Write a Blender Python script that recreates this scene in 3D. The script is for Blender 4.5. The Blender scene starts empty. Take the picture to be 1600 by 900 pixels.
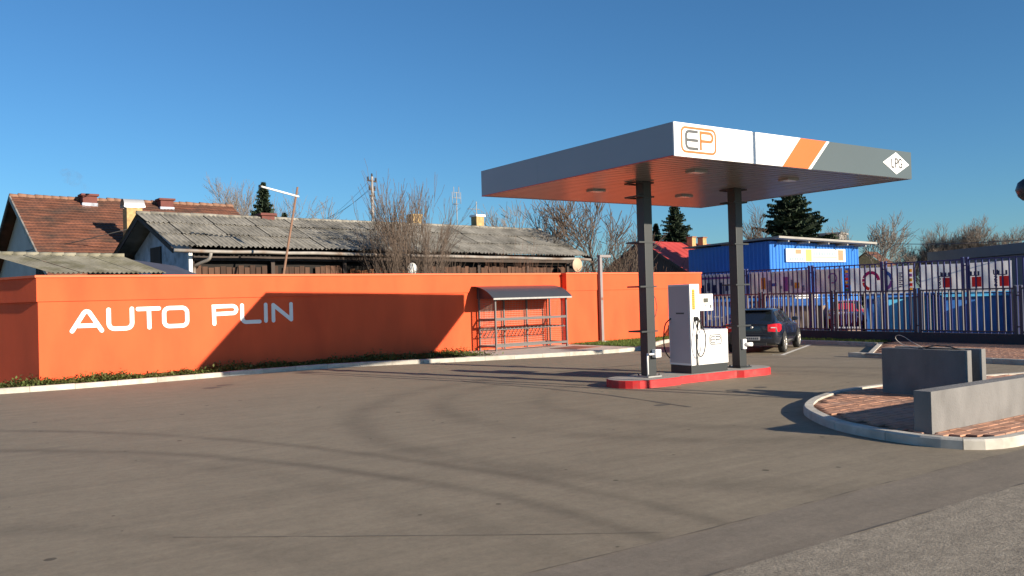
import bpy, bmesh, math, random
from mathutils import Vector, Matrix
random.seed(7)
R = math.radians
scene = bpy.context.scene
C = scene.collection

# ------------------------------------------------------------------ camera
CAM_H, YAW, PITCH, ROLL, FPX = 2.0, 0.9717, 0.0115, -0.0273, 1331.07
fw = Vector((math.cos(YAW)*math.cos(PITCH), math.sin(YAW)*math.cos(PITCH), math.sin(PITCH)))
r0 = Vector((math.sin(YAW), -math.cos(YAW), 0)); u0 = r0.cross(fw)
rt = math.cos(ROLL)*r0 + math.sin(ROLL)*u0
up = -math.sin(ROLL)*r0 + math.cos(ROLL)*u0
cam = bpy.data.cameras.new('camera'); camo = bpy.data.objects.new('camera', cam); C.objects.link(camo)
cam.sensor_width = 36; cam.lens = 36*FPX/1600; cam.clip_end = 5000; cam.clip_start = 0.05
M = Matrix((rt, up, -fw)).transposed().to_4x4(); M.translation = (0, 0, CAM_H); camo.matrix_world = M
scene.camera = camo

# ------------------------------------------------------------------ sky and sun
SUN_AZ, SUN_EL = R(288.2), R(17.6)          # where the sun stands (from +x, counter-clockwise)
w = bpy.data.worlds.new('World'); scene.world = w; w.use_nodes = True
nt = w.node_tree; nt.nodes.clear()
sky = nt.nodes.new('ShaderNodeTexSky'); sky.sky_type = 'NISHITA'; sky.sun_disc = False
sky.sun_elevation = SUN_EL; sky.sun_rotation = math.atan2(math.cos(SUN_AZ), math.sin(SUN_AZ))
sky.air_density = 1.0; sky.dust_density = 0.25; sky.ozone_density = 6.0; sky.altitude = 100
bg = nt.nodes.new('ShaderNodeBackground'); bg.inputs[1].default_value = 0.063
wo = nt.nodes.new('ShaderNodeOutputWorld')
tint = nt.nodes.new('ShaderNodeMix'); tint.data_type = 'RGBA'; tint.blend_type = 'MULTIPLY'; tint.inputs[0].default_value = 1.0
tint.inputs[7].default_value = (.80, 1.07, 1.12, 1)        # clear, deep blue winter air
nt.links.new(sky.outputs[0], tint.inputs[6]); nt.links.new(tint.outputs[2], bg.inputs[0]); nt.links.new(bg.outputs[0], wo.inputs[0])
sun = bpy.data.lights.new('sun', 'SUN'); sun.energy = 5.0; sun.angle = R(0.5); sun.color = (1.0, 0.87, 0.70)
suno = bpy.data.objects.new('sun', sun); C.objects.link(suno)
sdir = -Vector((math.cos(SUN_AZ)*math.cos(SUN_EL), math.sin(SUN_AZ)*math.cos(SUN_EL), math.sin(SUN_EL)))
suno.rotation_euler = sdir.to_track_quat('-Z', 'Y').to_euler()
vs = scene.view_settings; vs.view_transform = 'Standard'; vs.look = 'None'; vs.gamma = 1; vs.exposure = 0.84
scene.render.engine = 'CYCLES'

# ------------------------------------------------------------------ helpers
def tag(o, label=None, cat=None, group=None, kind=None):
    for k, v in (('label', label), ('category', cat), ('group', group), ('kind', kind)):
        if v: o[k] = v
    return o
ROOTM = {}
def empty(name, loc=(0, 0, 0), rz=0, label=None, cat=None, group=None, kind=None):
    o = bpy.data.objects.new(name, None); C.objects.link(o)
    o.location = loc; o.rotation_euler = (0, 0, rz)
    ROOTM[o] = Matrix.Translation(Vector(loc)) @ Matrix.Rotation(rz, 4, 'Z')
    return tag(o, label, cat, group, kind)
def ray(x, y): return ((x-800)*rt - (y-450)*up)/FPX + fw
def at(x, y, D):
    d = ray(x, y); return Vector((0, 0, CAM_H)) + d*(D/math.hypot(d.x, d.y))

class MB:
    """collects faces; build() links them as one mesh object"""
    def __init__(s): s.v = []; s.f = []; s.m = []; s.sm = []
    def add(s, vs, fs, mi=0, smooth=False):
        n = len(s.v); s.v += [Vector(p) for p in vs]
        s.f += [tuple(i+n for i in f) for f in fs]; s.m += [mi]*len(fs); s.sm += [smooth]*len(fs); return s
    def box(s, x0, x1, y0, y1, z0, z1, mi=0):
        return s.add([(x0,y0,z0),(x1,y0,z0),(x1,y1,z0),(x0,y1,z0),(x0,y0,z1),(x1,y0,z1),(x1,y1,z1),(x0,y1,z1)],
                     [(0,3,2,1),(4,5,6,7),(0,1,5,4),(1,2,6,5),(2,3,7,6),(3,0,4,7)], mi)
    def bbox(s, x0, x1, y0, y1, z0, z1, b=0.01, mi=0):
        """box with chamfered edges"""
        bm = bmesh.new(); bmesh.ops.create_cube(bm, size=1)
        for v in bm.verts: v.co = Vector(((x0+x1)/2+v.co.x*(x1-x0), (y0+y1)/2+v.co.y*(y1-y0), (z0+z1)/2+v.co.z*(z1-z0)))
        bmesh.ops.bevel(bm, geom=bm.edges[:], offset=b, segments=2, affect='EDGES', profile=.6)
        bm.verts.index_update()
        s.add([v.co.copy() for v in bm.verts], [tuple(v.index for v in f.verts) for f in bm.faces], mi, False); bm.free(); return s
    def prism(s, pts, z0, z1, mi=0):
        n = len(pts); a = sum(pts[i][0]*pts[(i+1)%n][1]-pts[(i+1)%n][0]*pts[i][1] for i in range(n))
        if a < 0: pts = pts[::-1]
        vs = [(p[0], p[1], z0) for p in pts]+[(p[0], p[1], z1) for p in pts]
        return s.add(vs, [tuple(range(n))[::-1], tuple(range(n, 2*n))]+[(i, (i+1)%n, n+(i+1)%n, n+i) for i in range(n)], mi)
    def tube(s, pts, rad, n=6, mi=0, caps=True, smooth=True):
        pts = [Vector(p) for p in pts]; k = len(pts)
        rads = rad if isinstance(rad, (list, tuple)) else [rad]*k
        vs = []; side = None
        for i, p in enumerate(pts):
            d = (pts[min(i+1, k-1)]-pts[max(i-1, 0)])
            d = d.normalized() if d.length > 1e-9 else Vector((0, 0, 1))
            if side is None: side = d.cross(Vector((0, 0, 1)) if abs(d.z) < .9 else Vector((1, 0, 0))).normalized()
            side = (side - d*side.dot(d)).normalized(); o = d.cross(side)
            for j in range(n):
                a = 2*math.pi*j/n; vs.append(p+(side*math.cos(a)+o*math.sin(a))*rads[i])
        fs = [(i*n+j, i*n+(j+1)%n, (i+1)*n+(j+1)%n, (i+1)*n+j) for i in range(k-1) for j in range(n)]
        s.add(vs, fs, mi, smooth)
        if caps:
            m = len(s.v)-k*n
            s.f += [tuple(m+j for j in range(n))[::-1], tuple(m+(k-1)*n+j for j in range(n))]; s.m += [mi]*2; s.sm += [False]*2
        return s
    def cyl(s, p0, p1, r, n=16, mi=0, r1=None): return s.tube([p0, p1], [r, r if r1 is None else r1], n, mi)
    def lathe(s, prof, c, axis='z', n=20, mi=0):
        vs = []
        for (r, h) in prof:
            for j in range(n):
                a = 2*math.pi*j/n; q = (r*math.cos(a), r*math.sin(a), h)
                if axis == 'y': q = (q[0], q[2], q[1])
                if axis == 'x': q = (q[2], q[0], q[1])
                vs.append(Vector(c)+Vector(q))
        fs = [(i*n+j, i*n+(j+1)%n, (i+1)*n+(j+1)%n, (i+1)*n+j) for i in range(len(prof)-1) for j in range(n)]
        return s.add(vs, fs, mi, True)
    def grid(s, P, mi=0, smooth=True):
        a, b = len(P), len(P[0])
        return s.add([p for row in P for p in row], [(i*b+j, i*b+j+1, (i+1)*b+j+1, (i+1)*b+j) for i in range(a-1) for j in range(b-1)], mi, smooth)
    def xf(s, M): s.v = [M @ v for v in s.v]; return s
    def mesh(s, name, mats):
        me = bpy.data.meshes.new(name); me.from_pydata([tuple(v) for v in s.v], [], s.f)
        for m in (mats if isinstance(mats, (list, tuple)) else [mats]): me.materials.append(m)
        me.polygons.foreach_set('material_index', s.m); me.polygons.foreach_set('use_smooth', s.sm); me.update(); return me
    def build(s, name, mats, parent=None, world=False, **kw):
        """world=True: the shape was drawn in world coordinates and is moved into its root's frame"""
        if parent is not None and world:
            root = parent
            while root.parent: root = root.parent
            s.xf(ROOTM[root].inverted())
        o = bpy.data.objects.new(name, s.mesh(name, mats)); C.objects.link(o); o.parent = parent
        if parent is None: ROOTM[o] = Matrix.Identity(4)
        return tag(o, **kw)
    def solo(s, name, mats, base, **kw):
        """one-mesh thing drawn in world coordinates, origin put at its base"""
        b = Vector(base); s.v = [v-b for v in s.v]
        o = bpy.data.objects.new(name, s.mesh(name, mats)); C.objects.link(o); o.location = b
        ROOTM[o] = Matrix.Translation(b); return tag(o, **kw)
def put(name, me, parent, loc, rot=(0, 0, 0), scale=(1, 1, 1), **kw):
    o = bpy.data.objects.new(name, me); C.objects.link(o); o.parent = parent
    o.location = loc; o.rotation_euler = rot; o.scale = scale; return tag(o, **kw)
def copy_tree(o, parent=None):
    c = o.copy(); C.objects.link(c); c.parent = parent
    for ch in list(o.children): copy_tree(ch, c)
    return c
def text_mb(txt, size, M, depth=0.002, mi=0, mb=None, bold=0.0):
    cu = bpy.data.curves.new('t', 'FONT'); cu.body = txt; cu.size = size; cu.align_x = 'CENTER'; cu.align_y = 'CENTER'
    cu.extrude = depth; cu.offset = bold
    ob = bpy.data.objects.new('t', cu); C.objects.link(ob)
    dg = bpy.context.evaluated_depsgraph_get(); me = bpy.data.meshes.new_from_object(ob.evaluated_get(dg))
    mb = mb or MB(); mb.add([M @ v.co for v in me.vertices], [tuple(p.vertices) for p in me.polygons], mi)
    bpy.data.objects.remove(ob); bpy.data.curves.remove(cu); bpy.data.meshes.remove(me); return mb
def stroke(mb, pts, wd, place, d0, d1, closed=False, cap=True, mi=0):
    """flat ribbon with mitred bends and round ends, pushed out from d0 to d1; place(a, b, d) -> point"""
    P = [Vector((p[0], p[1])) for p in pts]; n = len(P); h = wd/2; L = []; Rr = []
    def nrm(a, b): d = (b-a).normalized(); return Vector((-d.y, d.x))
    for i in range(n):
        if closed: n1, n2 = nrm(P[i-1], P[i]), nrm(P[i], P[(i+1) % n])
        else:
            n1 = nrm(P[i-1], P[i]) if i > 0 else nrm(P[0], P[1]); n2 = nrm(P[i], P[i+1]) if i < n-1 else n1
        m = (n1+n2); m = m.normalized() if m.length > .2 else n1; k = h/max(.35, m.dot(n1))
        L.append(P[i]+m*k); Rr.append(P[i]-m*k)
    if closed:
        for i in range(n):
            j = (i+1) % n; q = [L[i], Rr[i], Rr[j], L[j]]
            mb.add([place(a.x, a.y, d) for d in (d0, d1) for a in q], [(4,5,6,7),(0,4,7,3),(1,2,6,5)], mi)
        return mb
    poly = list(L)
    if cap:
        d = (P[-1]-P[-2]).normalized(); nn = Vector((-d.y, d.x))
        poly += [P[-1]+(nn*math.cos(a)+d*math.sin(a))*h for a in [math.pi*k/8 for k in range(1, 8)]]
    poly += Rr[::-1]
    if cap:
        d = (P[0]-P[1]).normalized(); nn = Vector((-d.y, d.x))
        poly += [P[0]+(nn*math.cos(a)+d*math.sin(a))*h for a in [math.pi*k/8 for k in range(1, 8)]]
    k = len(poly)
    mb.add([place(a.x, a.y, d) for d in (d0, d1) for a in poly], [tuple(range(k, 2*k))]+[(i, (i+1) % k, k+(i+1) % k, k+i) for i in range(k)], mi)
    return mb
def rrect(x0, x1, y0, y1, r, n=5):
    o = []
    for cx, cy, a0 in ((x1-r, y1-r, 0), (x0+r, y1-r, 90), (x0+r, y0+r, 180), (x1-r, y0+r, 270)):
        o += [(cx+r*math.cos(R(a0+90*k/n)), cy+r*math.sin(R(a0+90*k/n))) for k in range(n+1)]
    return o
def catmull(P, step):
    P = [Vector(p) for p in P]; o = []
    Q = [2*P[0]-P[1]]+P+[2*P[-1]-P[-2]]
    for i in range(1, len(Q)-2):
        for k in range(16):
            t = k/16; a, b, c, d = Q[i-1:i+3]
            o.append(.5*((2*b)+(c-a)*t+(2*a-5*b+4*c-d)*t*t+(3*b-a-3*c+d)*t**3))
    o.append(P[-1]); res = [o[0]]; acc = 0
    for a, b in zip(o, o[1:]):
        seg = (b-a).length
        while acc+seg >= step:
            t = (step-acc)/seg; a = a+(b-a)*t; res.append(a.copy()); seg = (b-a).length; acc = 0
        acc += seg
    if (res[-1]-o[-1]).length > step*.35: res.append(o[-1])
    else: res[-1] = o[-1]
    return res
def inside(p, poly):
    x, y = p; c = False; n = len(poly)
    for i in range(n):
        x1, y1 = poly[i][0], poly[i][1]; x2, y2 = poly[i-1][0], poly[i-1][1]
        if (y1 > y) != (y2 > y) and x < (x2-x1)*(y-y1)/(y2-y1)+x1: c = not c
    return c
def sheet(pts, z):
    """flat concave polygon, triangulated, facing up"""
    bm = bmesh.new(); f = bm.faces.new([bm.verts.new((p[0], p[1], z)) for p in pts])
    bm.normal_update()
    if f.normal.z < 0: f.normal_flip()
    bmesh.ops.triangulate(bm, faces=[f]); bm.verts.index_update()
    mb = MB().add([v.co.copy() for v in bm.verts], [tuple(v.index for v in q.verts) for q in bm.faces]); bm.free(); return mb

# ------------------------------------------------------------------ materials
def mat(name, col, rough=.8, var=.15, scale=6.0, bump=0.0, bscale=40.0, metal=0.0, spec=.5, col2=None, c2scale=1.2, c2lo=.45, c2hi=.65, rnd=0.0, coat=0.0, transl=0.0, stretch=None, world=True):
    m = bpy.data.materials.new(name); m.use_nodes = True; N = m.node_tree; n = N.nodes; l = N.links
    b = n['Principled BSDF']; b.inputs['Roughness'].default_value = rough; b.inputs['Metallic'].default_value = metal
    b.inputs['Specular IOR Level'].default_value = spec; b.inputs['Coat Weight'].default_value = coat
    tc = n.new('ShaderNodeTexCoord')
    src = n.new('ShaderNodeNewGeometry').outputs['Position'] if world else tc.outputs['Object']
    if stretch:
        mp = n.new('ShaderNodeMapping'); mp.inputs['Scale'].default_value = stretch; l.new(src, mp.inputs[0]); src = mp.outputs[0]
    def noise(sc, det=4):
        t = n.new('ShaderNodeTexNoise'); t.inputs['Scale'].default_value = sc; t.inputs['Detail'].default_value = det; l.new(src, t.inputs[0]); return t.outputs[0]
    def ramp(v, a, c0, b_, c1):
        r = n.new('ShaderNodeValToRGB'); r.color_ramp.elements[0].position = a; r.color_ramp.elements[1].position = b_
        r.color_ramp.elements[0].color = c0; r.color_ramp.elements[1].color = c1; l.new(v, r.inputs[0]); return r.outputs[0]
    def mix(kind, f, a, c):
        x = n.new('ShaderNodeMix'); x.data_type = 'RGBA'; x.blend_type = kind
        for s_, val in ((x.inputs[0], f), (x.inputs[6], a), (x.inputs[7], c)):
            if hasattr(val, 'is_linked'): l.new(val, s_)
            else: s_.default_value = val
        return x.outputs[2]
    c = (*col, 1)
    if col2: c = mix('MIX', ramp(noise(c2scale, 6), c2lo, (0, 0, 0, 1), c2hi, (1, 1, 1, 1)), c, (*col2, 1))
    if var:
        g = ramp(noise(scale), .25, (1-var,)*3+(1,), .75, (1+var,)*3+(1,)); c = mix('MULTIPLY', 1.0, c, g)
    if rnd:
        oi = n.new('ShaderNodeObjectInfo'); g = ramp(oi.outputs['Random'], 0, (1-rnd,)*3+(1,), 1, (1+rnd,)*3+(1,)); c = mix('MULTIPLY', 1.0, c, g)
    if hasattr(c, 'is_linked'): l.new(c, b.inputs['Base Color'])
    else: b.inputs['Base Color'].default_value = c
    if bump:
        bp = n.new('ShaderNodeBump'); bp.inputs['Strength'].default_value = bump; bp.inputs['Distance'].default_value = .02
        l.new(noise(bscale, 6), bp.inputs['Height']); l.new(bp.outputs[0], b.inputs['Normal'])
    if transl:
        t = n.new('ShaderNodeBsdfTranslucent'); ms = n.new('ShaderNodeMixShader'); ms.inputs[0].default_value = transl
        if hasattr(c, 'is_linked'): l.new(c, t.inputs[0])
        else: t.inputs[0].default_value = c
        l.new(b.outputs[0], ms.inputs[1]); l.new(t.outputs[0], ms.inputs[2]); l.new(ms.outputs[0], n['Material Output'].inputs[0])
    return m

def asphalt(name, col, arcs=(), grain=.35, gs=140, spots=True, patch=.12):
    m = bpy.data.materials.new(name); m.use_nodes = True; N = m.node_tree; n = N.nodes; l = N.links
    b = n['Principled BSDF']; b.inputs['Roughness'].default_value = .82; b.inputs['Specular IOR Level'].default_value = .35
    pos = n.new('ShaderNodeNewGeometry').outputs['Position']
    def math_(op, a, c=None, d=None):
        x = n.new('ShaderNodeMath'); x.operation = op
        for s_, val in zip(x.inputs, (a, c, d)):
            if val is None: continue
            if hasattr(val, 'is_linked'): l.new(val, s_)
            else: s_.default_value = val
        return x.outputs[0]
    def noise(sc, det=4, rough=.5, src=pos):
        t = n.new('ShaderNodeTexNoise'); t.inputs['Scale'].default_value = sc; t.inputs['Detail'].default_value = det
        t.inputs['Roughness'].default_value = rough; l.new(src, t.inputs[0]); return t.outputs[0]
    f = math_('MULTIPLY_ADD', noise(.28, 5), patch*2, 1-patch)                       # large patches
    mp = n.new('ShaderNodeMapping'); mp.inputs['Scale'].default_value = (.5, 3.0, 1); mp.inputs['Rotation'].default_value = (0, 0, R(58)); l.new(pos, mp.inputs[0])
    f = math_('MULTIPLY', f, math_('MULTIPLY_ADD', noise(.8, 6, .6, mp.outputs[0]), .22, .89))   # sweeping streaks
    f = math_('MULTIPLY', f, math_('MULTIPLY_ADD', noise(gs, 3, .7), grain*2, 1-grain))           # aggregate
    f = math_('MULTIPLY', f, math_('MULTIPLY_ADD', noise(gs*.22, 3, .7), grain, 1-grain*.5))
    f = math_('MULTIPLY', f, math_('MULTIPLY_ADD', noise(2.3, 5, .65), .44, .78))                 # blotches
    f = math_('MULTIPLY', f, math_('MULTIPLY_ADD', noise(11, 4, .7), .50, .75))
    mp2 = n.new('ShaderNodeMapping'); mp2.inputs['Scale'].default_value = (.35, 5.0, 1); mp2.inputs['Rotation'].default_value = (0, 0, R(28)); l.new(pos, mp2.inputs[0])
    f = math_('MULTIPLY', f, math_('MULTIPLY_ADD', noise(1.1, 5, .65, mp2.outputs[0]), .42, .79))  # drag streaks
    wob = noise(.5, 3)
    for (cx, cy, rad, wd, amt) in arcs:                                               # tyre marks: bands on circles
        d = n.new('ShaderNodeVectorMath'); d.operation = 'DISTANCE'; l.new(pos, d.inputs[0]); d.inputs[1].default_value = (cx, cy, 0)
        e = math_('SUBTRACT', math_('ADD', d.outputs['Value'], math_('MULTIPLY', wob, .35)), rad+.17)
        e = math_('DIVIDE', e, wd); e = math_('MULTIPLY', e, e); e = math_('EXPONENT', math_('MULTIPLY', e, -1.0))
        e = math_('MULTIPLY', e, math_('MULTIPLY_ADD', noise(.35, 3), 1.6, -.25)); e = math_('MAXIMUM', e, 0.0)
        f = math_('MULTIPLY', f, math_('MULTIPLY_ADD', e, -amt, 1.0))
    if spots:                                                                         # oil drips
        v = n.new('ShaderNodeTexVoronoi'); v.voronoi_dimensions = '2D'; v.inputs['Scale'].default_value = 1.3; l.new(pos, v.inputs[0])
        s_ = n.new('ShaderNodeSeparateColor'); l.new(v.outputs['Color'], s_.inputs[0])
        rad = math_('MULTIPLY', math_('MAXIMUM', math_('SUBTRACT', s_.outputs[0], .76), 0.0), .26)
        dd = math_('ADD', v.outputs['Distance'], math_('MULTIPLY_ADD', noise(14), .06, -.03))
        k = math_('LESS_THAN', dd, rad); f = math_('MULTIPLY', f, math_('MULTIPLY_ADD', k, -.6, 1.0))
    x = n.new('ShaderNodeVectorMath'); x.operation = 'SCALE'; x.inputs[0].default_value = col; l.new(f, x.inputs['Scale'])
    l.new(x.outputs[0], b.inputs['Base Color'])
    bp = n.new('ShaderNodeBump'); bp.inputs['Strength'].default_value = .5; bp.inputs['Distance'].default_value = .012
    l.new(noise(gs, 3, .7), bp.inputs['Height']); l.new(bp.outputs[0], b.inputs['Normal'])
    return m

M_yard = asphalt('yard_asphalt', (.238, .198, .142), arcs=[(-12.15, 4.71, 17.8, .12, .42), (-7.56, 5.19, 12.4, .13, .44), (-12.15, 4.71, 16.2, .2, .16), (12.47, 10.48, 7.2, .32, .34), (12.6, 11.6, 5.3, .3, .34),
        (13.2, 11.0, 4.2, .25, .2), (-5.6, 3.2, 8.6, .2, .22), (1.0, -8, 17.0, .25, .14), (1.0, -8, 18.8, .25, .14)])
M_strip = asphalt('newer_asphalt', (.205, .172, .132), grain=.5, spots=False, patch=.08)
M_road = asphalt('coarse_asphalt', (.25, .215, .165), grain=.95, gs=42, spots=False)
M_earth = mat('earth', (.16, .15, .09), .95, .3, .4, col2=(.10, .12, .05), c2scale=.15)
M_orange = mat('orange_plaster', (.73, .098, .030), .9, .10, 1.4, bump=.35, bscale=120, col2=(.60, .072, .022), c2scale=1.1, c2lo=.48, c2hi=.85, stretch=(1, 1, .35))
M_cap = mat('orange_coping', (.76, .14, .05), .7, .06, 2)
M_white = mat('white_paint', (.82, .82, .80), .5, .03, 3)
M_conc = mat('kerb_concrete', (.50, .47, .41), .9, .14, 5, bump=.3, bscale=120, col2=(.40, .37, .32), c2scale=3, rnd=.08)
M_pave = mat('pavement_concrete', (.47, .42, .37), .9, .12, 3, bump=.2, bscale=150)
M_greyc = mat('grey_render', (.178, .173, .168), .9, .16, 3.5, bump=.5, bscale=70, col2=(.125, .12, .115), c2scale=2.6, c2lo=.5, c2hi=.8, stretch=(1, 1, .5))
M_brick = mat('clay_paver', (.42, .215, .135), .85, .14, 20, bump=.2, bscale=90, rnd=.22, col2=(.33, .20, .15), c2scale=2)
M_bed = mat('paver_bedding', (.26, .15, .10), .95, .2, 30)
M_red = mat('red_kerb_paint', (.50, .016, .018), .6, .18, 6, col2=(.30, .05, .045), c2scale=5, c2lo=.5, c2hi=.75)
M_isle = mat('island_concrete', (.33, .31, .285), .9, .12, 4, bump=.2, bscale=100)
M_steel = mat('dark_grey_steel', (.022, .026, .028), .45, .06, 4, spec=.5)
M_plate = mat('galvanised_plate', (.35, .35, .34), .45, .15, 8, metal=.6)
M_fwhite = mat('fascia_white', (.83, .83, .82), .35, .02, .8)
M_fgrey = mat('fascia_grey', (.085, .105, .108), .30, .05, .6, bump=.12, bscale=1.3)
M_fside = mat('fascia_side_grey', (.27, .29, .33), .38, .03, .7)
M_forange = mat('fascia_orange', (.62, .125, .014), .4, .02, 1)
M_logo = mat('logo_grey', (.055, .06, .065), .5, .02, 1)
M_trim = mat('red_trim', (.60, .07, .05), .4, .05, 3)
M_soffit = mat('soffit_metal', (.20, .19, .18), .28, .04, 2, spec=.6, rnd=.05)
M_lens = mat('light_lens', (.75, .75, .73), .25, .02, 2)
M_black = mat('black_rubber', (.012, .012, .013), .55, .05, 5)
M_pump = mat('pump_white', (.80, .79, .78), .35, .02, 2)
M_pumpside = mat('pump_side_shaded', (.47, .43, .45), .45, .03, 2)  # pump white darkened to the tone of its shaded side
M_screen = mat('screen', (.10, .10, .085), .15, .05, 3)
M_yellow = mat('yellow_strip', (.82, .36, .01), .5, .04, 5)
M_pale = mat('faded_print', (.55, .36, .25), .6, .02, 3)
M_cage = mat('cage_steel', (.12, .112, .108), .5, .08, 5)
M_cageroof = mat('cage_roof', (.05, .053, .062), .4, .06, 2, spec=.5)
M_mesh = mat('mesh_wire', (.32, .26, .22), .6, .05, 5)
M_rust = mat('rusty_plate', (.24, .09, .06), .8, .2, 5)
M_lamp = mat('lamp_post_grey', (.23, .21, .21), .5, .08, 4)
M_grass = mat('grass_blade', (.10, .15, .028), .8, .35, 3, transl=.25)
M_grassd = mat('turf', (.085, .10, .035), .95, .3, 5, bump=.4, bscale=60)
M_leaf = mat('ground_cover_leaf', (.105, .145, .035), .75, .4, 4, transl=.25, col2=(.12, .115, .035), c2scale=2.5)
M_soil = mat('soil', (.085, .065, .045), .95, .3, 8, bump=.5, bscale=50)
M_fence = mat('fence_navy', (.035, .04, .075), .45, .08, 3)
M_fencelit = mat('fence_bar_sunlit', (.17, .165, .16), .4, .08, 3)  # dark fence bars, sunlight on them painted in as lighter grey
M_fblue = mat('fence_blue', (.025, .035, .14), .45, .06, 3)
M_base = mat('fence_base_wall', (.045, .045, .055), .9, .12, 3, bump=.2)
M_wood = mat('weathered_plank', (.07, .034, .02), .85, .3, 3, rnd=.45, stretch=(6, 6, .7))
M_woodl = mat('pale_plank', (.21, .085, .035), .85, .2, 3, rnd=.25, stretch=(6, 6, .7))
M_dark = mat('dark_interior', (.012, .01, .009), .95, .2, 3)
M_lime = mat('whitewashed_wall', (.46, .50, .58), .95, .25, 2.5, col2=(.22, .23, .26), c2scale=2.2, c2lo=.52, c2hi=.7)
M_asb = mat('corrugated_sheet', (.26, .245, .21), .92, .3, 2.6, bump=.2, bscale=70, col2=(.16, .15, .125), c2scale=1.1, rnd=.16)
M_asb2 = mat('mossy_sheet', (.24, .225, .175), .92, .25, 2.2, bump=.2, bscale=70, col2=(.15, .14, .09), c2scale=1.6, rnd=.14)
M_gutter = mat('old_gutter', (.27, .25, .225), .6, .25, 4, col2=(.16, .11, .08), c2scale=2)
M_tile = mat('clay_tile', (.135, .05, .028), .9, .45, 1.7, col2=(.06, .032, .022), c2scale=1.0, c2lo=.45, c2hi=.7, rnd=.15)
M_ridge = mat('ridge_tile', (.24, .13, .085), .9, .25, 3)
M_stucco = mat('pale_stucco', (.45, .44, .43), .95, .12, 1)
M_chimr = mat('chimney_red', (.13, .038, .03), .8, .15, 4)
M_chimy = mat('chimney_brick_yellow', (.42, .29, .13), .9, .3, 6)
M_metal = mat('pale_metal', (.60, .60, .60), .35, .06, 4, metal=.5)
M_bark = mat('bark', (.10, .078, .058), .95, .25, 6)
M_twig = mat('twig', (.115, .085, .065), .95, .25, 3)
M_twigr = mat('reddish_twig', (.16, .085, .055), .95, .25, 3)
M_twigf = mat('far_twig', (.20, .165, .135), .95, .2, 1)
M_needle = mat('spruce_needle', (.022, .040, .018), .85, .5, 1.6, transl=.1)
M_pole = mat('grey_pole', (.33, .31, .29), .8, .15, 3)
M_polew = mat('rusty_pole', (.20, .11, .07), .8, .2, 3)
M_redroof = mat('red_sheet_roof', (.45, .055, .045), .6, .08, .8)
M_darkwood = mat('dark_boards', (.055, .042, .036), .9, .3, 2, stretch=(1, 1, .2))
M_bluesteel = mat('blue_steel_cladding', (.025, .17, .56), .4, .05, 1, coat=.1)
M_roofedge = mat('shed_roof_edge', (.30, .29, .26), .7, .15, 2)
M_bnrw = mat('banner_white', (.70, .69, .70), .7, .06, 1.5, transl=.45, bump=.35, bscale=2.2)
M_bnrt = mat('banner_tan', (.42, .37, .38), .7, .20, 1.2, transl=.4, col2=(.36, .26, .42), c2scale=.9)
M_bnrg = mat('banner_slate', (.20, .23, .32), .7, .25, 1.0, transl=.35, col2=(.40, .36, .42), c2scale=1.1)
def flat(name, c, **k): return mat(name, c, .65, .04, 2, transl=.35, **k)
M_pr = flat('print_red', (.70, .03, .025)); M_pn = flat('print_navy', (.04, .05, .12)); M_pm = flat('print_magenta', (.50, .02, .14))
M_pb = flat('print_blue', (.06, .13, .42)); M_pp = flat('print_purple', (.33, .11, .36)); M_py = flat('print_amber', (.75, .36, .04)); M_pg = flat('print_green', (.15, .32, .08))
M_tarpb = mat('blue_tarp', (.02, .13, .42), .5, .15, 1, bump=.5, bscale=1.6)
M_tarpl = mat('sunlit_blue_tarp', (.06, .36, .62), .5, .1, 1, bump=.5, bscale=1.6)  # same blue tarp with the sun on it put into the colour
M_tarpv = mat('violet_grey_tarp', (.19, .18, .25), .6, .1, 1, bump=.5, bscale=1.6)
M_tarpt = mat('brown_tarp', (.24, .18, .14), .7, .15, 1, bump=.5, bscale=1.6)
M_dkbld = mat('slate_cladding', (.075, .085, .11), .5, .06, 1)
M_carp = mat('black_blue_car_paint', (.012, .016, .026), .22, .02, 2, coat=.8, spec=.6)
M_carred = mat('red_car_paint', (.55, .02, .03), .25, .02, 2, coat=.6)
M_glass = mat('car_glass', (.012, .016, .018), .06, .0, 2, spec=.9)
M_tail = mat('tail_light', (.62, .015, .03), .12, .08, 9, coat=.8)
M_headl = mat('head_light', (.75, .75, .75), .1, .02, 9, coat=.8)
M_tyre = mat('tyre', (.02, .02, .02), .85, .1, 9)
M_rim = mat('alloy_rim', (.62, .60, .56), .3, .03, 5, metal=.7)
M_plast = mat('grey_plastic', (.03, .03, .032), .6, .05, 4)
M_lplate = mat('number_plate', (.42, .42, .43), .4, .03, 4)
M_cable = mat('cable', (.03, .03, .03), .6, .05, 4)
M_cablew = mat('pale_cable', (.55, .50, .45), .6, .05, 4)
M_line = mat('road_paint', (.62, .60, .55), .8, .12, 6, col2=(.35, .32, .28), c2scale=5, c2lo=.55, c2hi=.75)
M_tar = mat('tar_seam', (.10, .088, .072), .75, .2, 8)
M_sign = mat('faded_sign', (.46, .52, .50), .6, .05, 1); M_signy = mat('sign_yellow', (.62, .44, .12), .6, .05, 2)
M_signp = mat('sign_faded_print', (.28, .36, .40), .6, .1, 3); M_signo = mat('sign_faded_orange', (.50, .22, .12), .6, .1, 3)
M_dish = mat('beige_dish', (.50, .33, .22), .6, .08, 2)
M_grey_b = mat('concrete_block_building', (.30, .29, .27), .9, .1, 1)
M_globe = mat('dark_globe', (.03, .035, .045), .3, .05, 3)

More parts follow.
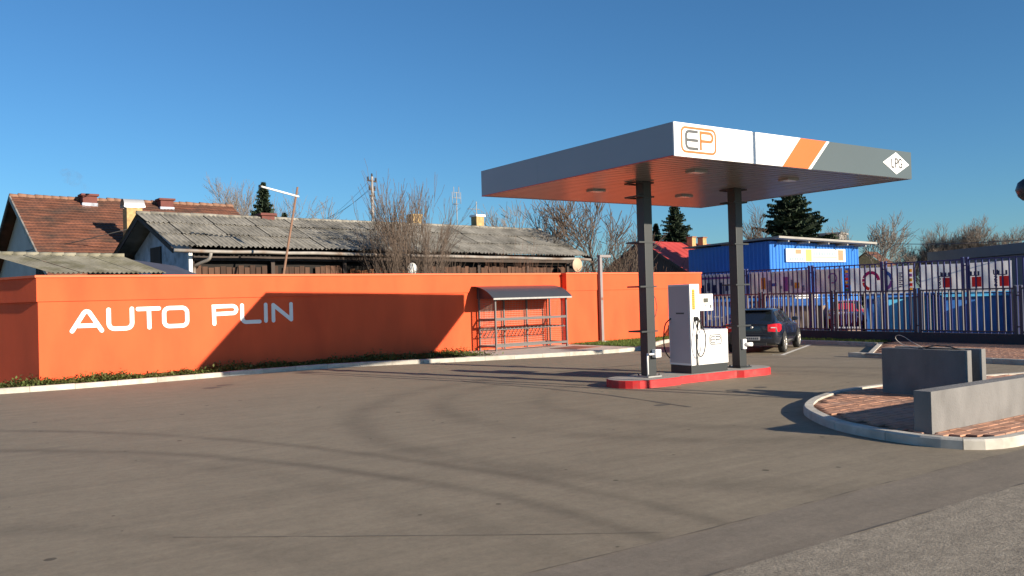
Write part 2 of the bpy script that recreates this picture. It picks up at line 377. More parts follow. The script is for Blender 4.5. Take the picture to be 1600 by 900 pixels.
# ================================================================== THE SETTING: ground, asphalt, kerbs
MB().add([(-900,-900,-.04),(1500,-900,-.04),(1500,1500,-.04),(-900,1500,-.04)], [(0,1,2,3)]).build('ground', M_earth, kind='structure')
MB().add([(-40,5.08,0),(27.9,5.08,0),(27.9,28,0),(-40,28,0)], [(0,1,2,3)]).build('yard', M_yard, kind='structure')
MB().add([(-40,4.22,0),(40,4.22,0),(40,5.08,0),(-40,5.08,0)], [(0,1,2,3)]).build('driveway_strip', M_strip, kind='structure')
MB().add([(-40,-40,0),(40,-40,0),(40,4.22,0),(-40,4.22,0)], [(0,1,2,3)]).build('road', M_road, kind='structure')
MB().add([(28.2,-40,0),(140,-40,0),(140,70,0),(28.2,70,0)], [(0,1,2,3)]).build('market_ground', M_pave, kind='structure')

def seam(name, pts, wd, z=.004, jit=.5):
    P = catmull(pts, .22); mb = MB(); a = []
    for i, p in enumerate(P):
        d = (P[min(i+1, len(P)-1)]-P[max(i-1, 0)]).normalized(); nn = Vector((-d.y, d.x))
        h = wd*.5*(random.uniform(1-jit, 1+jit) if jit < .9 else max(.02, random.uniform(-.9, 1.5))); o = nn*random.uniform(-wd*.3, wd*.3)
        a.append([(p.x+o.x+nn.x*h, p.y+o.y+nn.y*h, z), (p.x+o.x-nn.x*h, p.y+o.y-nn.y*h, z)])
    mb.grid([[r[1] for r in a], [r[0] for r in a]], smooth=False)
    return mb.build(name, M_tar, kind='structure')
seam('trench_seam', [(10.72, 18.0), (10.75, 16.9), (11.05, 15.2), (11.15, 12.9), (10.95, 10.6)], .06)
seam('trench_seam', [(10.9, 17.8), (12.5, 17.95), (14.4, 18.1), (16.6, 17.95), (18.5, 17.3)], .05)
seam('paving_joint', [(1.7, 7.82), (4.02, 5.98), (5.05, 5.22)], .009)
seam('paving_joint', [(-6, 5.08), (2, 5.1), (5, 5.06), (8, 5.09), (13, 5.07), (22, 5.08)], .018, jit=.95)
seam('paving_joint', [(-6, 4.23), (3, 4.21), (5, 4.24), (9, 4.2), (20, 4.22)], .02, jit=.95)
for (x, y, a, b) in [(5.66, 21.38, .34, .2), (6.06, 21.82, .3, .17), (13.41, 11.8, .26, .16), (14.2, 11.75, .22, .13), (14.32, 10.28, .2, .12), (10.82, 11.16, .25, .12)]:
    ring = [(x+a*.7*math.cos(t)*random.uniform(.8, 1.15), y+b*.9*math.sin(t)*random.uniform(.8, 1.15)) for t in [k*math.tau/14 for k in range(14)]]
    sheet(ring, .004).build('oil_stain', M_tar, kind='structure')

def offset(P, dist):
    o = []
    for i, p in enumerate(P):
        d = (P[min(i+1, len(P)-1)]-P[max(i-1, 0)]).normalized(); o.append(Vector((p.x-d.y*dist, p.y+d.x*dist)))
    return o
def kerb(name, pts, side, h=.13, wd=.15, step=1.0, mats=None, ztop=None):
    """stones along the outer line pts; side +1: the kept ground lies to the left of the direction of travel"""
    root = empty(name, (pts[0][0], pts[0][1], 0), kind='structure'); P = catmull(pts, step/4)
    I = offset(P, side*wd); Cc = offset(P, side*.022); stones = 0; i = 0
    while i < len(P)-1:
        j = min(i+4, len(P)-1); mb = MB(); rows = []; g = .004; dz = random.uniform(-.004, .004)
        for k in range(i, j+1):
            sh = Vector((0, 0))
            if k == i: sh = (P[k+1]-P[k]).normalized()*g
            if k == j: sh = (P[k-1]-P[k]).normalized()*g
            o, c_, n_ = P[k]+sh, Cc[k]+sh, I[k]+sh
            rows.append([(o.x, o.y, -.02), (o.x, o.y, h-.022+dz), (c_.x, c_.y, h+dz), (n_.x, n_.y, h+dz), (n_.x, n_.y, -.02)])
        if side > 0: rows = [r[::-1] for r in rows]
        m0 = len(rows); mb.grid(rows, smooth=False)
        mb.f += [tuple(range(5)), tuple((m0-1)*5+q for q in range(5))[::-1]]; mb.m += [0, 0]; mb.sm += [False, False]
        mb.build('kerb_stone', mats or M_conc, root, world=True); i = j
    return I

WYAW, WD = R(4.5), 25.0
wt_ = Vector((math.cos(WYAW), math.sin(WYAW), 0)); wn_ = Vector((-math.sin(WYAW), math.cos(WYAW), 0))
WM = Matrix.Translation(wn_*WD) @ Matrix.Rotation(WYAW, 4, 'Z')
def wl(u, v, z=0): return WM @ Vector((u, v, z))          # wall frame: u along the wall, v away from the yard
KP = [(-9, 24.6), (-3, 24.4), (1.37, 24.15), (3.2, 24.08), (5.66, 24.28), (7.76, 24.58), (9.78, 24.66), (11.2, 24.4), (14.3, 23.35), (17.18, 22.62),
      (19.4, 22.35), (20.6, 22.5), (21.7, 23.1), (24.3, 24.85), (25.3, 25.25), (26.2, 25.0), (26.62, 24.2), (26.75, 22), (26.75, 19), (26.7, 17.12)]
KI = kerb('verge_kerb', KP, 1)
wall_line = [wl(u, .05) for u in (31, 20, 10, 3, -8)]
verge = [(p.x, p.y) for p in KI]+[(27.86, 17.12), (27.86, 27.4)]+[(p.x, p.y) for p in wall_line]
sheet(verge, .108).build('verge', M_soil, kind='structure')
pav = [p for p in KI if 14.2 < p.x < 20.9 and p.y < 24.5]
pv = [(p.x, p.y) for p in pav]+[tuple(wl(22.6, .02)[:2]), tuple(wl(17.2, .02)[:2])]
sheet(pv, .120).build('shelter_pavement', M_pave, kind='structure')
turf = [(p.x, p.y) for p in KI if p.x > 20.9 and p.y > 22.5]+[(27.84, 17.3), (27.84, 27.3)]+[tuple(wl(22.62, .02)[:2])]
turf = [(p.x, p.y) for p in KI if (p.x > 20.85)]+[(27.84, 17.15), (27.84, 27.3), tuple(wl(22.62, .02)[:2])]
sheet(turf, .116).build('lawn', M_grassd, kind='structure')
MB().box(-.72, .72, -.62, .62, 0, .012).xf(Matrix.Translation((19.35, 24.35, .121)) @ Matrix.Rotation(R(14), 4, 'Z')).solo('access_cover', M_rust, (19.35, 24.35, .121), label='flat rust-brown rectangular cover plate on the pale pavement by the cage', cat='cover')

def blades(mb, p, h, lean, n=1, wd=.012):
    for _ in range(n):
        a = random.uniform(0, math.tau); d = Vector((math.cos(a), math.sin(a), 0)); t = Vector((-d.y, d.x, 0))*wd
        hh = h*random.uniform(.5, 1.2); q = Vector(p)
        mb.add([q-t, q+t, q+d*lean*random.uniform(.3, 1)+Vector((0, 0, hh))], [(0, 1, 2)])
mb = MB(); cnt = 0
while cnt < 9000:
    x, y = random.uniform(20.5, 27.8), random.uniform(17.2, 27.4)
    if inside((x, y), turf): blades(mb, (x, y, .112), .09, .06, 1, .014); cnt += 1
mb.build('lawn_grass', M_grass, label='short green grass on the verge around the lamp post and by the fence', cat='grass', kind='stuff')
mb = MB()
for _ in range(900):                                                     # scruffy ground cover along the foot of the orange wall
    u = random.uniform(-4, 17.3); kk = [p for p in KI if p.x < 16]; base = wl(u, 0)
    ky = min(kk, key=lambda p: abs(p.x-base.x)).y+.06
    t = random.random()**.7; q = Vector((base.x, ky+(base.y-.04-ky)*t, .10)); big = .5+.9*abs(math.sin(u*1.9)*math.sin(u*.73+1)); s = random.uniform(.08, .21)*big
    for _ in range(42):
        o = Vector((random.gauss(0, s), random.gauss(0, s*.6), abs(random.gauss(0, s*.42))))
        o.y = min(o.y, base.y-.03-q.y)
        a = Vector((random.gauss(0, 1), random.gauss(0, 1), random.gauss(.3, .6))).normalized(); b_ = a.cross(Vector((.3, .2, 1))).normalized(); L = random.uniform(.028, .062)
        c = q+o; mb.add([c-a*L, c+b_*L*.5, c+a*L, c-b_*L*.5], [(0, 1, 2, 3)])
mb.build('ground_cover', M_leaf, label='low scruffy green ground cover along the foot of the orange wall', cat='ground cover', kind='stuff')

# planter island at the right: kerb, clay pavers
IP = [(19.6, 8.75), (17.6, 9.35), (15.4, 9.70), (13.97, 9.70), (12.84, 9.42), (11.84, 8.92), (11.25, 8.4), (10.62, 7.55), (10.33, 6.75), (10.24, 6.15), (10.27, 5.75), (10.42, 5.42), (10.75, 5.24), (11.2, 5.19), (14, 5.16), (19.6, 5.16)]
II = kerb('island_kerb', IP, 1, step=1.0)
isl = [(p.x, p.y) for p in II]
pavers = sheet(isl, .095).build('brick_island', M_bed, kind='structure')
def paver_field(poly, parent, bl, bw, z, limit, x0, x1, y0, y1, rot=0.0, key=None):
    mb = MB().bbox(-bl/2+.004, bl/2-.004, -bw/2+.004, bw/2-.004, -.03, 0, .004)
    me = MB().add([(-bl/2+.005, -bw/2+.005, -.02), (bl/2-.005, -bw/2+.005, -.02), (bl/2-.005, bw/2-.005, -.02), (-bl/2+.005, bw/2-.005, -.02),
                   (-bl/2+.009, -bw/2+.009, 0), (bl/2-.009, -bw/2+.009, 0), (bl/2-.009, bw/2-.009, 0), (-bl/2+.009, bw/2-.009, 0)],
                  [(4,5,6,7),(0,1,5,4),(1,2,6,5),(2,3,7,6),(3,0,4,7)])
    mesh = me.mesh('brick', M_brick); spots = []; row = 0; y = y0
    cr, sr = math.cos(rot), math.sin(rot)
    while y < y1:
        x = x0+(row % 2)*bl/2
        while x < x1:
            px, py = x*cr-y*sr, x*sr+y*cr
            if all(inside((px+(a*cr-b*sr)*.46, py+(a*sr+b*cr)*.46), poly) for a, b in ((bl, bw), (-bl, bw), (bl, -bw), (-bl, -bw))): spots.append((px, py))
            x += bl
        y += bw; row += 1
    spots.sort(key=key or (lambda p: p[0]**2+p[1]**2)); rest = MB()
    for i, (x, y) in enumerate(spots):
        dz = random.uniform(-.003, .003)
        if i < limit: put('brick', mesh, parent, (x, y, z+dz), (random.uniform(-.008, .008), random.uniform(-.008, .008), rot))
        else:
            Mx = Matrix.Translation((x, y, z+dz)) @ Matrix.Rotation(rot, 4, 'Z'); rest.add([Mx @ v for v in me.v], me.f)
    if rest.f: rest.build('bricks', M_brick, parent, kind='stuff')
def seen_first(p):          # open brick near the nose and in front of the low wall first
    hid = 1 if (p[0] > 10.9 and 6.3 < p[1] < 7.6) else 0
    return hid*100+math.hypot(*p)
paver_field(isl, pavers, .28, .14, .122, 290, 10.2, 19.5, 5.2, 9.7, key=seen_first)

P2 = [(22.2, 2.0), (22.2, 14.2), (22.35, 14.55), (22.7, 14.8), (26.75, 17.05)]
P2I = kerb('far_pavement_kerb', P2, -1)
p2 = [(p.x, p.y) for p in P2I]+[(27.86, 17.05), (27.86, 2.0)]
pav2 = sheet(p2, .100).build('brick_pavement', M_bed, kind='structure')
paver_field(p2, pav2, .28, .14, .124, 0, 1.9, 17.2, -27.9, -22.1, rot=R(90))
ln = [(21.75, 17.13), (26.35, 19.5)]
d = (Vector(ln[1])-Vector(ln[0])).normalized(); nn = Vector((-d.y, d.x))*.06
MB().add([(*(Vector(ln[0])-nn), .004), (*(Vector(ln[1])-nn), .004), (*(Vector(ln[1])+nn), .004), (*(Vector(ln[0])+nn), .004)], [(0,1,2,3)]).build('parking_line', M_line, kind='structure')
MB().add([(21.55, 17.35, .004), (21.72, 16.95, .004), (21.82, 17.0, .004), (21.65, 17.4, .004)], [(0,1,2,3)]).build('parking_line', M_line, kind='structure')

# ================================================================== ORANGE WALL with lettering
def ret(mb, o, w_, z0, z1):          # the end of the wall turns back at an obtuse angle
    d_ = Vector((-.28, .96)); n_ = Vector((.96, .28)); a = Vector((4.28, .0))-n_*o
    q = [a+d_*(.002-o*.6), a+d_*7.0, a+d_*7.0+n_*(w_+2*o), a+d_*.30+n_*(w_+2*o)]
    q[0] = Vector((4.28-o, -o)) if o else Vector((4.279, .001)); q[3] = Vector((4.279+w_, .27+o)); mb.prism([tuple(v) for v in q], z0, z1-.0015)
wall = empty('orange_wall', wn_*WD, WYAW, label='long orange plastered wall carrying white letters, thicker at its far end', cat='wall')
mb = MB()
mb.box(4.28, 22.62, 0, .28, 0, 2.23); ret(mb, 0, .3, 0, 2.23)
mb.build('plaster', M_orange, wall)
mb = MB(); mb.box(4.245, 22.62, -.035, .29, 2.232, 2.86); ret(mb, .035, .3, 2.232, 2.86); mb.build('upper_band', M_orange, wall)
mb = MB(); mb.box(4.21, 22.60, -.07, .32, 2.862, 2.925); ret(mb, .07, .3, 2.862, 2.925); mb.build('coping', M_cap, wall)
mb = MB(); mb.box(22.62, 30.85, -.30, .24, 0, 2.21); mb.build('pier_wall', M_orange, wall)
mb = MB(); mb.box(22.60, 30.87, -.325, .24, 2.212, 2.86); mb.build('upper_band', M_orange, wall)
mb = MB(); mb.box(22.57, 30.90, -.355, .27, 2.862, 2.925); mb.build('coping', M_cap, wall)

sign = empty('wall_lettering', wl(5.0, -.001, 1.4), WYAW, label='white rounded letters AUTO PLIN fixed on the orange wall', cat='lettering')
def wp(u, z, dd): return (u-5.0, -dd, z-1.4)
def letter(name, strokes, wd=.115):
    mb = MB()
    for i, s in enumerate(strokes):
        cl = s[0] == 'c'; stroke(mb, s[1:] if cl else s, wd, wp, 0, .014+.0015*i, closed=cl)
    mb.build(name, M_white, sign)
lo, hi = 1.455, 1.985
def arcpts(cx, cz, r, a0, a1, n=5): return [(cx+r*math.cos(R(a0+(a1-a0)*k/n)), cz+r*math.sin(R(a0+(a1-a0)*k/n))) for k in range(n+1)]
letter('letter', [[(5.07, 1.43), (5.36, 1.90)]+arcpts(5.435, 1.86, .085, 150, 30, 4)+[(5.80, 1.42)], [(5.22, 1.565), (5.66, 1.565)]])
letter('letter', [[(5.98, hi-.01)]+[(5.98, 1.62)]+arcpts(6.13, 1.60, .15, 180, 270)+arcpts(6.43, 1.60, .15, 270, 360)+[(6.58, hi)]])
letter('letter', [[(6.74, 1.97), (7.30, 1.975)], [(7.03, 1.92), (7.035, 1.45)]])
letter('letter', [['c']+rrect(7.44, 8.08, 1.46, 1.975, .14)])
letter('letter', [[(8.86, 1.475), (8.85, 1.98), (9.40, 1.985)]+arcpts(9.42, 1.875, .105, 80, -80, 6)+[(8.92, 1.76)]])
letter('letter', [[(9.70, 1.995), (9.70, 1.60)]+arcpts(9.82, 1.60, .11, 180, 270, 4)+[(10.24, 1.49)]])
letter('letter', [[(10.44, 1.50), (10.44, 2.0)]])
letter('letter', [[(10.68, 1.50), (10.68, 1.985)], [(10.69, 1.975), (11.25, 1.52)], [(11.26, 1.51), (11.26, 2.0)]])

# ================================================================== CANOPY
AX, AY, ZB, ZT, CW, CD = 11.145, 10.998, 4.488, 5.109, 7.632, 6.525
can = empty('fuel_canopy', (13.13, 13.94, .17), 0, label='flat white and grey filling station canopy on two dark steel columns', cat='canopy')
t = .03
MB().box(AX+t, AX+CW-t, AY+t, AY+CD-t, ZB+.10, ZT-.03).build('roof_deck', M_fside, can, world=True)
MB().box(AX, AX+CW, AY, AY+t, ZB, ZT).build('front_fascia', M_fwhite, can, world=True, label='white front fascia')
mb = MB(); ym = AY+t; n3 = 3
for k, (a, b) in enumerate(((ym, 15.2), (15.203, AY+CD))): mb = MB().box(AX, AX+t, a, b, ZB+.018, ZT); mb.build('side_fascia', M_fside, can, world=True)
MB().box(AX+CW-t, AX+CW, ym, AY+CD, ZB, ZT).build('side_fascia', M_fside, can, world=True)
MB().box(AX+t, AX+CW-t, AY+CD-t, AY+CD, ZB, ZT).build('back_fascia', M_fside, can, world=True)
MB().box(AX-.004, AX+t, ym, AY+CD, ZB, ZB+.017).build('red_edge_trim', M_trim, can, world=True)
def fp(x, z, dd): return (x, AY-dd, z)
def fpoly(pts, d0=.0005, d1=.004):
    k = len(pts); return MB().add([fp(x, z, d) for d in (d0, d1) for x, z in pts], [tuple(range(k, 2*k))]+[(i, (i+1) % k, k+(i+1) % k, k+i) for i in range(k)])
fpoly([(14.16, ZB+.001), (14.98, ZB+.001), (15.62, ZT-.001), (14.76, ZT-.001)]).build('orange_stripe', M_forange, can, world=True)
fpoly([(15.08, ZB+.001), (AX+CW, ZB+.001), (AX+CW, ZT-.001), (15.72, ZT-.001)]).build('grey_field', M_fgrey, can, world=True)
fpoly([(17.64, 4.81), (18.16, 4.565), (18.68, 4.81), (18.16, 5.065)], .004, .009).build('lpg_diamond', M_fwhite, can, world=True)
lp_ = MB(); dl = .0095; zl, zh = 4.72, 4.915
def fq(x, z, dd): return fp(x, z, dl+dd)
stroke(lp_, [(17.98, zh), (17.98, zl), (18.075, zl)], .036, fq, 0, .002, cap=False)
stroke(lp_, [(18.125, zl-.01), (18.125, zh), (18.17, zh)]+arcpts(18.175, zh-.05, .05, 80, -80, 5)+[(18.135, zh-.10)], .034, fq, 0, .002, cap=False)
stroke(lp_, [(18.375, zh-.03)]+arcpts(18.325, zh-.06, .06, 50, 180, 5)+arcpts(18.325, zl+.06, .06, 180, 330, 5)+[(18.38, zl+.09), (18.33, zl+.09)], .034, fq, 0, .002, cap=False)
lp_.build('lpg_letters', M_black, can, world=True)
lg = MB(); stroke(lg, rrect(11.335, 12.225, 4.585, 5.03,   .10, 6), .042, fp, .0005, .005, closed=True); lg.build('logo_frame', M_forange, can, world=True)
lg = MB(); stroke(lg, [(11.76, 4.965), (11.56, 4.965)]+arcpts(11.53, 4.885, .08, 90, 180, 4)+arcpts(11.53, 4.73, .08, 180, 270, 4)+[(11.76, 4.65)], .052, fp, .0005, .005, cap=False)
stroke(lg, [(11.47, 4.805), (11.76, 4.805)], .052, fp, .0005, .0058, cap=False); lg.build('logo_letter_e', M_logo, can, world=True)
lg = MB(); stroke(lg, [(11.83, 4.635), (11.83, 4.965), (12.07, 4.965)]+arcpts(12.07, 4.885, .08, 80, -80, 6)+[(11.85, 4.805)], .052, fp, .0005, .005, cap=False); lg.build('logo_letter_p', M_forange, can, world=True)
# soffit strips along x
ns = 33; sw = (CD-2*t)/ns
sm = MB().add([(0, .014, .02), (0, .014, .0), (0, sw-.022, .0), (0, sw-.022, .02), (CW-2*t, .014, .02), (CW-2*t, .014, 0), (CW-2*t, sw-.022, 0), (CW-2*t, sw-.022, .02)],
              [(0,4,5,1),(1,5,6,2),(2,6,7,3),(0,1,2,3),(7,6,5,4)]).mesh('soffit_strip', M_soffit)
for k in range(ns): put('soffit_strip', sm, can, (AX+t-13.13, AY+t+k*sw-13.94, ZB+.010-.17))
MB().box(AX+t, AX+CW-t, AY+t, AY+CD-t, ZB+.03, ZB+.09).build('soffit_backing', mat('soffit_gap', (.22, .03, .022), .7, .1, 3), can, world=True)
for (x, y) in [(13.02, 12.24), (15.96, 12.24), (13.07, 15.5), (15.98, 15.48)]:
    L = MB().box(x-.19, x+.19, y-.13, y+.13, ZB-.03, ZB+.011).build('ceiling_light', M_plate, can, world=True)
    MB().box(x-.16, x+.16, y-.10, y+.10, ZB-.034, ZB-.0305).build('lens', M_lens, L, world=True)
for i, cx in enumerate((13.13, 16.11)):
    cy = 13.94; h = .12
    col = MB().bbox(cx-h, cx+h, cy-h, cy+h, .20, ZB+.01, .008).build('column', M_steel, can, world=True)
    MB().box(cx-.2, cx+.2, cy-.2, cy+.2, .17, .198).build('base_plate', M_steel if i else M_plate, col, world=True)
    for (sx, sy) in ((-.16, -.16), (.16, -.16), (-.16, .16), (.16, .16)):
        MB().cyl((cx+sx, cy+sy, .198), (cx+sx, cy+sy, .235), .018, 6).build('anchor_bolt', M_steel, col, world=True)
    for z in (4.45, 4.14, 3.13, 2.15, 1.16):
        fr = MB(); a0, a1, b0, b1 = cx-.30, cx+.19, cy-.135, cy+.30
        if i: a0, a1 = cx-.19, cx+.30
        q = .03
        fr.box(a0, a1, b0, b0+q*.5, z, z+.035); fr.box(a0, a1, b1-q, b1, z, z+.035)
        fr.box(a0, a0+q, b0+q*.5, b1-q, z, z+.035); fr.box(a1-q, a1, b0+q*.5, b1-q, z, z+.035)
        fr.build('cladding_bracket', M_steel, col, world=True)
# fittings on the columns
cx, cy = 13.13, 13.94
mb = MB(); mb.bbox(cx-.02, cx+.15, cy-.26, cy-.125, .60, .78, .015); mb.bbox(cx-.17, cx-.02, cy-.22, cy-.125, .66, .70, .01)
sk = mb.build('socket_box', M_pump, can, world=True); MB().tube([(cx-.16, cy-.15, .68), (cx-.17, cy-.15, .6), (cx-.165, cy-.15, .2)], .02, 8).build('conduit', M_pump, sk, world=True)
MB().tube([(cx+.13, cy-.02, 2.05), (cx+.22, cy-.05, 1.9), (cx+.25, cy-.06, 1.7), (cx+.2, cy-.05, 1.5), (cx+.13, cy-.02, 1.45)], .008, 6).build('loose_wire', M_cable, can, world=True)
cx = 16.11
mb = MB(); mb.bbox(cx-.06, cx+.06, cy-.19, cy-.125, .62, .86, .012); mb.cyl((cx+.0, cy-.19, .73), (cx+.16, cy-.27, .73), .05, 10)
mb.build('socket_box', M_pump, can, world=True)

# red island
def isle_outline(o=0):
    a = []
    a += arcpts(12.62, 13.93, .58-o, 270, 90, 12)[0:0]
    L = [(13.62, 13.36+o)]
    L = arcpts(12.68, 13.94, .60-o, 270, 90, 14)[::1]
    left = [(12.68+(.60-o)*math.cos(R(d)), 13.94+(.60-o)*math.sin(R(d))) for d in range(270, 89, -15)]
    right = [(16.30+(.60-o)*math.cos(R(d)), 13.94+(.60-o)*math.sin(R(d))) for d in range(90, -91, -15)]
    return left+[(13.5, 14.54-o), (13.62, 14.40-o), (15.45, 14.40-o), (15.57, 14.54-o)]+right+[(15.57, 13.34+o), (15.45, 13.46+o), (13.62, 13.46+o), (13.5, 13.34+o)]
isle = empty('pump_island', (14.5, 13.94, 0), 0, label='low concrete pump island with bright red painted edge', cat='island')
o1, o0 = isle_outline(.14), isle_outline(0); n = len(o0)
cuts = [0, 8, 15, 17, 19, 24, 30, 32, 34, n]
for a, b in zip(cuts, cuts[1:]):
    mb = MB(); idx = [k % n for k in range(a, b+1)]
    rows = [[(*o0[k], 0), (*o0[k], .155), (*[p+(q-p)*.12 for p, q in zip(o0[k], o1[k])], .17), (*o1[k], .17)] for k in idx]
    mb.grid(rows, smooth=False)
    mb.m = [0 if (q % 3) < 2 else 1 for q in range(len(mb.f))]
    mb.build('kerb_block', [M_red, M_isle], isle, world=True)
sheet(o1, .168).build('top_slab', M_isle, isle, world=True)

# dispenser
dsp = empty('gas_dispenser', (14.8, 14.0, .17), 0, label='white gas dispenser with tall tower, low cabinet and hanging black hose', cat='dispenser')
MB().bbox(14.20, 15.40, 13.68, 14.33, .17, .35, .01).build('plinth', M_steel, dsp, world=True)
tw = MB(); tw.bbox(14.19, 14.50, 13.66, 14.35, .352, 2.20, .012); tower = tw.build('tower', M_pump, dsp, world=True)
MB().box(14.185, 14.1895, 13.70, 14.32, .40, 2.16).build('side_shade_panel', M_pumpside, tower, world=True)  # covers the tower's shaded white side, shade put into its colour
MB().box(14.1815, 14.1848, 13.85, 14.10, 1.52, 1.555).build('name_plate', M_logo, tower, world=True)
MB().box(14.255, 14.345, 13.654, 13.6595, 1.62, 2.08).build('yellow_strip', M_yellow, tower, world=True)
for k in range(9): MB().box(14.265+.006*(k % 2), 14.335-.008*(k % 3), 13.6515, 13.6538, 1.64+k*.048, 1.66+k*.048).build('strip_mark', M_polew, tower, world=True)
cab = MB().bbox(14.512, 15.42, 13.67, 14.34, .352, 1.14, .012).build('cabinet', M_pump, dsp, world=True)
MB().box(14.56, 15.39, 13.664, 13.6695, .40, 1.10).build('front_panel', M_pump, cab, world=True)
def dp(x, z, dd): return (x, 13.664-dd, z)
lg = MB(); stroke(lg, rrect(14.80, 15.19, .80, 1.015, .06, 5), .022, dp, .0004, .003, closed=True)
stroke(lg, [(14.975, .975), (14.88, .975)]+arcpts(14.875, .94, .035, 90, 180, 3)+arcpts(14.875, .87, .035, 180, 270, 3)+[(14.975, .835)], .025, dp, .0004, .003, cap=False)
stroke(lg, [(14.845, .905), (14.975, .905)], .025, dp, .0004, .0035, cap=False)
stroke(lg, [(15.01, .83), (15.01, .975), (15.12, .975)]+arcpts(15.12, .94, .035, 80, -80, 4)+[(15.02, .905)], .025, dp, .0004, .003, cap=False)
lg.build('logo', M_logo, cab, world=True)
mb = MB()
for k in range(9): mb.box(14.82+k*.042, 14.82+k*.042+.02+.008*(k % 2), 13.661, 13.6636, .735, .765)
mb.build('faded_lettering', M_pale, cab, world=True)
hd = MB().bbox(14.506, 14.99, 13.70, 13.90, 1.58, 1.97, .015).build('display_head', M_pump, dsp, world=True)
MB().box(14.67, 14.82, 13.694, 13.6995, 1.77, 1.87).build('screen', M_screen, hd, world=True)
MB().box(14.56, 14.93, 13.6965, 13.6995, 1.925, 1.932).build('panel_line', M_plate, hd, world=True)
for (a, b, c_, e) in [(14.545, 14.57, 1.755, 1.785), (14.72, 14.77, 1.715, 1.727), (14.72, 14.77, 1.69, 1.705), (14.85, 14.87, 1.84, 1.855), (14.885, 14.93, 1.64, 1.72)]:
    MB().box(a, b, 13.695, 13.6995, c_, e).build('button', M_logo, hd, world=True)
nz = MB(); nz.bbox(14.30, 14.38, 13.60, 13.66, 1.36, 1.46, .012); nz.tube([(14.34, 13.60, 1.44), (14.33, 13.56, 1.36), (14.31, 13.57, 1.22)], .022, 8); nz.tube([(14.35, 13.59, 1.44), (14.40, 13.555, 1.30), (14.44, 13.56, 1.18)], .016, 8)
nz.build('nozzle', M_black, dsp, world=True)
MB().tube(catmull([(14.31, 13.57, 1.22), (14.25, 13.55, .95), (14.27, 13.55, .68), (14.36, 13.55, .55), (14.48, 13.55, .64), (14.545, 13.55, .88), (14.53, 13.55, 1.08), (14.44, 13.56, 1.25)], .05), .013, 8).build('hose', M_black, dsp, world=True)
MB().tube([(14.36, 13.64, .95), (14.36, 13.64, .56), (14.365, 13.64, .36)], .022, 8).build('riser_pipe', M_plate, dsp, world=True)
MB().bbox(14.345, 14.39, 13.62, 13.658, .95, 1.06, .008).build('hose_clamp', M_black, dsp, world=True)
MB().tube(catmull([(14.19, 14.27, 1.42), (14.08, 14.34, 1.30), (14.03, 14.36, 1.05), (14.03, 14.36, .8), (14.08, 14.35, .62), (14.15, 14.30, .5)], .05), .014, 8).build('hose', M_black, dsp, world=True)

# ================================================================== GAS BOTTLE CAGE by the wall (wall frame)
cage = empty('bottle_cage', wl(20.1, -.6, .12), WYAW, label='open steel cage with curved dark roof and mesh panels against the orange wall', cat='cage')
CX, CY, CZ = 20.1, -.6, .12
def cb(x0, x1, y0, y1, z0, z1, b=.004): return MB().bbox(x0-CX, x1-CX, y0-CY, y1-CY, z0-CZ, z1-CZ, b)
uF, uR, vF, vB = 18.46, 21.86, -1.08, -.12; pz = .06
for (u, v, zt) in [(uF, vF, 2.0), (uR, vF, 2.0), (uF, vB, 2.34), (uR, vB, 2.34), (19.6, vB, 2.34), (20.7, vB, 2.34)]:
    cb(u-pz/2, u+pz/2, v-pz/2, v+pz/2, .12, zt).build('post', M_cage, cage)
for z in (.24, 1.20):
    cb(uF+.032, uR-.032, vF-.025, vF+.025, z, z+.09).build('front_rail', M_cage, cage)
    for u in (uF, uR): cb(u-.022, u+.022, vF+.032, vB-.032, z, z+.07).build('side_rail', M_cage, cage)
for z in (.24, 1.20): cb(uF+.032, uR-.032, vB-.02, vB+.02, z, z+.07).build('back_rail', M_cage, cage)
for z in (1.985, 2.25): 
    vv = vF if z < 2.1 else vB
    cb(uF+.032, uR-.032, vv-.02, vv+.02, z-.06, z).build('top_rail', M_cage, cage)
sl = MB().box(-.02, .02, vF+.03-CY, vB-.03-CY, 0, .03).mesh('slat', M_cage)
for k in range(18): put('shelf_slat', sl, cage, (uF+.14+k*.184-CX, 0, .90-CZ))
cb(uF+.032, uR-.032, vF+.03, vF+.06, .865, .90).build('shelf_bearer', M_cage, cage); cb(uF+.032, uR-.032, vB-.06, vB-.03, .865, .90).build('shelf_bearer', M_cage, cage)
def wire(a, b, n_ax):
    pass
mb = MB(); z0, z1 = .32, 1.93; k = uF+.06                       # back wire mesh
while k < uR-.04: mb.box(k-CX, k+.006-CX, vB-.004-CY, vB+.002-CY, z0-CZ, z1+.3-CZ); k += .075
z = z0
while z < z1+.3: mb.box(uF+.03-CX, uR-.03-CX, vB-.010-CY, vB-.005-CY, z-CZ, z+.006-CZ); z += .075
mb.build('back_mesh', M_mesh, cage)
for u in (uF, uR):
    mb = MB(); k = vF+.07
    while k < vB-.04: mb.box(u-.003-CX, u+.003-CX, k-CY, k+.006-CY, z0-CZ, 1.95-CZ); k += .075
    z = z0
    while z < 1.95: mb.box(u+.004-CX, u+.009-CX, vF+.03-CY, vB-.03-CY, z-CZ, z+.006-CZ); z += .075
    mb.build('side_mesh', M_mesh, cage)
prof = [(-1.30, 1.99), (-1.16, 2.10), (-.98, 2.21), (-.78, 2.30), (-.55, 2.37), (-.30, 2.415), (-.04, 2.43)]
mb = MB(); th = .022
up_ = [[(u-CX, v-CY, z+th-CZ) for (v, z) in prof] for u in (18.20, 21.98)]; dn = [[(u-CX, v-CY, z-CZ) for (v, z) in prof] for u in (18.20, 21.98)]
mb.grid(up_); mb.grid(dn[::-1]); mb.grid([up_[0], dn[0]]); mb.grid([dn[1], up_[1]])
